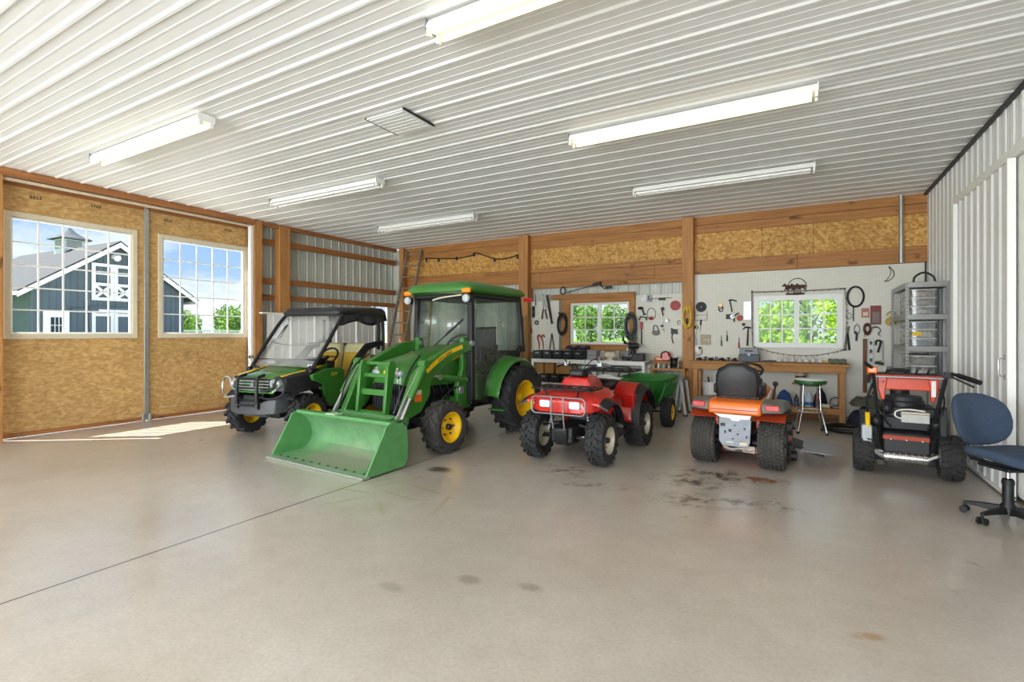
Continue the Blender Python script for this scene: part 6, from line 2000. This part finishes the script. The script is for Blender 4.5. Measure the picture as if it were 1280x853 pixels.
hang('mirror', 'narrow hanging mirror left of the string of lights', 'mirror', -.865, 1.93, [('frame', TGY, M().bb((-.065, -.02, -.17), (.065, -.004, .17))), ('glass', pm('mirror glass', '7c848a', .18, 1, .05), M().bb((-.055, -.023, -.16), (.055, -.02, .16)))])
hang('knob', 'little dark knob above the claw hammer', 'knob', -.93, 1.67, [('disc', TDK, disc(.03, .012))])
hang('claw_hammer', 'claw hammer with a dark handle hanging left of the window', 'hammer', -.865, 1.5, [('head', TDK, M().tube(smooth([(-.08, -.03, .07), (-.04, -.03, .11), (.02, -.03, .115), (.06, -.03, .1)], 4), [.008] * 3 + [.014] * 10, 8)), ('handle', TDK, M().tube([(.015, -.03, .1), (.0, -.03, -.23)], [.011, .017], 8))])
for x, z, c, lab in ((-1.32, 1.36, TGRN, 'green-handled screwdriver under the yellow-topped lock'), (-1.22, 1.45, TDK, 'dark chisel between the green and red screwdrivers'), (-1.01, 1.32, TREDS, 'red-handled screwdriver left of the grey case on the bench')):
    hang('chisel' if c is TDK else 'screwdriver', lab, 'chisel' if c is TDK else 'screwdriver', x, z, [('shaft', TGY, M().tube([(0, -.02, .1), (0, -.02, -.01)], .006, 6)), ('handle', c, M().tube([(0, -.02, .02), (0, -.02, -.02), (0, -.02, -.1)], [.009, .014, .016], 10))])
t = hang('power_outlet', 'white electrical outlet with black cord beside the post', 'outlet', -1.765, 1.19, [('box', VINYL, M().bb((-.04, -.04, -.06), (.04, 0, .06))), ('plug', BLACK, M().box((.055, -.05, .03), (.05, .04, .04)).tube(smooth([(.07, -.05, .02), (.1, -.05, -.03), (.08, -.05, -.09), (.02, -.06, -.13)], 4), .006, 6))])

# --- horse sign
t = T('horse_sign', 'brown metal silhouette sign of horses in a hoop above the window', 'sign', (-.09, YW, 2.33))
BRZ = pm('rust brown iron', '40261a', .6, .3, .2, 20)
M().tube([(-.05, .012, -.11), (-.05, -.01, -.11)], .004, 6).go('hook', GALV, t)
M().tube([(.04 + .145 * math.cos(q), -.012, .015 + .145 * math.sin(q)) for q in [R(-35 + 250 * i / 30) for i in range(31)]], .007, 6).go('hoop', BRZ, t)


def horse(dx, s):
    pts = [(-.115, .02), (-.105, .045), (-.085, .06), (-.07, .085), (-.058, .07), (-.04, .05), (.0, .045), (.045, .05), (.075, .04), (.1, .0), (.085, .005), (.07, .0), (.075, -.05), (.085, -.1), (.07, -.1), (.055, -.05), (.04, -.02), (.0, -.025), (-.01, -.06), (-.005, -.1), (-.02, -.1), (-.03, -.055), (-.045, -.03), (-.075, -.07), (-.095, -.065), (-.07, -.03), (-.06, .0), (-.075, .03), (-.095, .02)]
    return M().prism([(dx + x * s, z * s) for x, z in pts], 'xz', -.014 - .002 * s, -.006)


for dx, s in ((-.09, 1.0), (.02, .95), (.1, .9)):
    horse(dx, s).go('horse', BRZ, t)
M().prism([(-.15, -.13), (-.13, -.095), (-.05, -.1), (.05, -.09), (.15, -.1), (.165, -.13), (.05, -.14)], 'xz', -.014, -.006).go('ground_strip', BRZ, t)

# --- string lights round the window
t = T('string_lights', 'grey strand of small lights framing the pegboard window', 'string lights', (0, 10.43, 0))
GARL = pm('grey green wire', '8f8d82', .7, 0, .3, 30)
pth = [(-.79, 2.3), (-.785, 1.8), (-.775, 1.28)]
top_ = [(-.79, 2.27), (-.3, 2.265), (.2, 2.265), (.6, 2.275), (.66, 2.28)]
sid = [(.66, 2.28), (.69, 1.9), (.685, 1.5), (.67, 1.24)]
sw_ = [(-.75, 1.26), (-.45, 1.16), (-.1, 1.11), (.25, 1.12), (.55, 1.19), (.67, 1.25)]
for p, r_ in ((pth, .011), (top_, .013), (sid, .008), (sw_, .006)):
    q = smooth([(x, -.01 + .006 * math.sin(x * 9), z) for x, z in p], 8)
    M().tube(q, r_, 6).go('wire', GARL, t)
    for i in range(0, len(q), 2):
        M().sph((q[i].x + .008 * (-1) ** i, q[i].y - .012, q[i].z - .012), (.011, .011, .014), 6, 4).go('bulb', GARL if i % 4 else DKGREY, t)

# --- right of the pegboard window
t = hang('drive_belt', 'black loop of drive belt with a hanging tail', 'belt', .82, 2.13, [('loop', BLACK, ring(.12, .175, .012)), ('second_loop', BLACK, ring(.11, .165, .010, -.03)), ('tail', BLACK, M().tube([(-.03, -.02, -.17), (-.03, -.02, -.42)], .009, 6))])
hang('blister_pack', 'pink-backed hardware packet below the belt loop', 'packet', .96, 1.85, [('card', pm('pink card', 'b9776c', .6, 0, .2, 24), M().bb((-.055, -.012, -.08), (.055, -.006, .08))), ('bubble', CREAM, M().box((0, -.018, -.02), (.07, .016, .06)))])
hang('blister_pack', 'tall dark red packet right of the pink one', 'packet', 1.105, 1.81, [('card', pm('dark red card', '7a2f26', .5, 0, .2, 24), M().bb((-.075, -.012, -.16), (.075, -.006, .16))), ('bubble', pm('grey tools in pack', '6f5e56', .4), M().box((0, -.02, -.04), (.1, .016, .18)))])
hang('wire_ring', 'thin steel ring right of the window lights', 'ring', .725, 1.8, [('ring', TGY, ring(.045, .05, .005))])
hang('pliers', 'long pliers with black grips hanging right of the window', 'pliers', .70, 1.45, [('jaws', TGY, M().tube([(-.02, -.02, .16), (0, -.02, .05)], [.012, .02], 8).tube([(.03, -.02, .17), (0, -.02, .05)], [.014, .02], 8)), ('grip', BLACK, M().tube([(-.005, -.02, .05), (-.035, -.02, -.25)], .016, 8)), ('grip', BLACK, M().tube([(.005, -.02, .05), (.035, -.02, -.24)], .016, 8))])
hang('strap_wrench', 'dark blue strap wrench below the belt tail', 'wrench', .84, 1.57, [('loop', TGY, ring(.04, .075, .008).tube([(0, -.015, .09), (0, -.015, .11)], .004)), ('handle', pm('navy grip', '2a3354', .5), M().tube([(-.03, -.02, -.04), (0, -.02, -.09), (-.01, -.02, -.2)], [.022, .018, .014], 8))])
hang('strap_bundle', 'dark brown bundle of straps above the wooden straightedge', 'strap', .985, 1.6, [('loop', RUST, coil(.045, .075, .012, 4, .2, 12, -.02, .03)), ('tail', TAN, M().tube(smooth([(-.02, -.03, -.06), (-.04, -.03, -.12), (-.03, -.03, -.16)], 4), .007, 6))])
hang('c_clamp', 'grey clamp right of the strap bundle', 'clamp', 1.1, 1.55, [('frame', TGY, M().tube(arc((0, -.02, 0), .06, -60, 150, 12), .013, 8)), ('screw', TGY, M().tube([(.03, -.02, -.06), (.07, -.02, -.1)], .008, 6))])
hang('straightedge', 'long brown wooden straightedge hanging on the white pegboard', 'straightedge', .955, .95, [('board', woodmat('dark straightedge wood', '5c3a22', '80552f', 2, 2, False), M().bb((-.03, -.025, -.46), (.03, -.005, .46)))])
t = hang('spirit_level', 'grey metal spirit level right of the wooden straightedge', 'level', 1.035, 1.1, [('body', TGY, M().bb((-.026, -.03, -.31), (.026, -.006, .31)))] + [('vial', BLACK, M().bb((-.015, -.033, z - .03), (.015, -.028, z + .03))) for z in (-.22, -.05, .1, .24)])
hang('pipe_wrench', 'steel pipe wrench with black jaw hanging by the shelving', 'wrench', 1.15, 1.2, [('frame', TGY, M().tube([(-.04, -.02, .17), (.05, -.02, .18), (.05, -.02, -.15), (-.03, -.02, -.18)], .009, 8)), ('jaw', BLACK, M().tube(smooth([(-.05, -.03, .1), (-.04, -.03, .17), (.02, -.03, .17), (.0, -.03, .06), (-.02, -.03, -.02)], 3), .016, 8)), ('foot', BLACK, M().box((0, -.03, -.2), (.12, .04, .05), (0, .2, 0)))])
hang('crescent_cord', 'crescent of thin black cord high on the white pegboard', 'cord', 1.29, 2.48, [('cord', BLACK, M().tube(smooth([(.0, -.015, .12), (.05, -.015, .07), (.06, -.015, -.02), (.0, -.015, -.09), (-.07, -.015, -.11)], 5), .006, 6).tube(smooth([(.0, -.015, .12), (.02, -.015, .03), (-.03, -.015, -.07), (-.07, -.015, -.11)], 5), .005, 6).sph((0, -.015, .125), .014, 8, 6))])
t = hang('yellow_pulley', 'brass-yellow pulley and chain hanging behind the shelving post', 'pulley', 1.31, 1.7, [('wheel', pm('brass yellow', 'a8893a', .5, .3), disc(.075, .03, .02, -.05)), ('hook', pm('aged yellow', 'c4b27a', .6), M().tube(smooth([(-.06, -.03, .1), (-.02, -.03, .16), (.03, -.03, .12), (-.02, -.03, .07)], 4), .014, 8)), ('block', BLACK, M().box((.03, -.05, .13), (.04, .03, .04)))])
hang('metal_strip', 'pale slotted metal strip low on the pegboard below the level', 'strip', 1.06, .47, [('strip', SHG, M().bb((-.035, -.02, -.25), (.035, -.006, .25)))] + [('slot', DKGREY, M().bb((-.012, -.022, z), (.012, -.0195, z + .05))) for z in (-.2, -.1, 0, .1)])

# --- party lights across the strand board, far left of the back wall
t = T('festoon_lights', 'dark wire with hanging bulbs strung across the strand board', 'string lights', (0, 10.44, 0))
q = smooth([(-8.55, -.02, 3.47), (-7.6, -.02, 3.40), (-7.1, -.02, 3.43), (-6.95, -.02, 3.49), (-6.4, -.02, 3.30), (-6.0, -.02, 3.30), (-5.72, -.02, 3.37)], 8)
M().tube(q, .014, 6).go('wire', BLACK, t)
for x, z in ((-8.52, 3.38), (-8.12, 3.36), (-7.55, 3.36), (-7.02, 3.42), (-6.42, 3.24), (-5.78, 3.26)):
    b_ = M().tube([(x, -.02, z + .08), (x, -.02, z)], [.014, .026], 8).go('socket', BLACK, t)
    M().sph((x, -.02, z - .025), .022, 8, 6).go('bulb', LAMPG, b_)

# ------------------------------------------------------------------ ladders in the corner
ALU = pm('weathered aluminium', '9a9080', .5, .4, .15, 12)
t = T('extension_ladder', 'tall weathered aluminium extension ladder leaning in the corner', 'ladder', (-8.88, 9.36, 0))


def ladder(t, hw, L, lean, step, mat, rmat, dep, wid):
    top = (0, lean, L)
    for s in (1, -1):
        M().bar((s * hw, 0, 0.01), (s * hw * .96, lean, L), wid, dep, (0, -1, .2)).go('rail', mat, t, bev=.004)
    n = int(L / step)
    for k in range(n):
        z = step * (k + .8)
        if z > L - .05:
            break
        y = lean * z / L
        M().bar((-hw, y, z), (hw, y, z), .045, .03, (0, -.3, 1)).go('rung', rmat, t)


ladder(t, .25, 3.68, 1.02, .305, ALU, ALU, .085, .035)
t = T('step_ladder', 'yellow fibreglass step ladder behind the aluminium ladder', 'ladder', (-8.42, 9.98, 0))
ladder(t, .2, 2.42, .3, .305, pm('yellow fibreglass', 'b89a34', .6, 0, .15, 10), GALV, .09, .03)
M().box((0, .31, 2.4), (.44, .16, .04)).go('top_cap', pm('yellow fibreglass cap', 'a98a2c', .6), t, bev=.01)
# ------------------------------------------------------------------ sky, sun, camera
w = bpy.data.worlds.new('World')
SC.world = w
w.use_nodes = True
nt = w.node_tree
bg = nt.nodes['Background']
tc = nt.nodes.new('ShaderNodeTexCoord')
sp = nt.nodes.new('ShaderNodeSeparateXYZ')
nt.links.new(tc.outputs['Generated'], sp.inputs[0])
blue = ramp(nt, sp.outputs[2], [(0, rgb('cfe0f4')), (.12, rgb('a9c8f0')), (.45, rgb('6f9fe0')), (1, rgb('4b7fcc'))])
mp = nt.nodes.new('ShaderNodeMapping')
mp.inputs['Scale'].default_value = (1.2, 1.2, 4.5)
nt.links.new(tc.outputs['Generated'], mp.inputs[0])
cl = ramp(nt, noi(nt, mp.outputs[0], 2.6, 7, .6, .3), [(.45, (0, 0, 0)), (.62, (1, 1, 1))])
nt.links.new(mixc(nt, cl, blue, (.95, .96, .98)), bg.inputs[0])
bg.inputs[1].default_value = 1.0

sd = bpy.data.lights.new('Sun', 'SUN')
sd.energy = 13
sd.angle = R(.6)
sd.color = (1, .97, .92)
so = bpy.data.objects.new('Sun', sd)
COL.objects.link(so)
so.rotation_euler = V((.515, .36, -1)).to_track_quat('-Z', 'Y').to_euler()


def daylight(name, loc, sx, sz, power, rot, col=(.9, .95, 1)):
    a = bpy.data.lights.new(name, 'AREA')
    a.shape = 'RECTANGLE'
    a.size, a.size_y = sx, sz
    a.energy = power
    a.color = col
    o = bpy.data.objects.new(name, a)
    COL.objects.link(o)
    o.location = loc
    o.rotation_euler = rot
    return o


# daylight through the two open doorways behind the camera
daylight('Doorway daylight', (-7, -6.15, 1.75), 3.9, 3.3, 420, (R(90), 0, 0))
daylight('Doorway daylight', (-1.3, -6.15, 1.75), 4.5, 3.3, 450, (R(90), 0, 0))

cd = bpy.data.cameras.new('Camera')
cd.sensor_width = 36
cd.lens = 633 / 1280 * 36
cd.shift_y = -9.5 / 1280
cd.clip_end = 500
co = bpy.data.objects.new('Camera', cd)
COL.objects.link(co)
co.location = (0, 0, 1.5)
co.rotation_euler = (R(90), 0, R(29.66))
SC.camera = co
SC.view_settings.view_transform = 'Standard'
SC.view_settings.look = 'None'
SC.view_settings.exposure = .4
SC.view_settings.gamma = 1
SC.view_settings.use_curve_mapping = False
cy = SC.cycles
cy.use_denoising = True
cy.max_bounces = 10
cy.diffuse_bounces = 5
cy.glossy_bounces = 4
cy.transparent_max_bounces = 24
cy.sample_clamp_indirect = 6
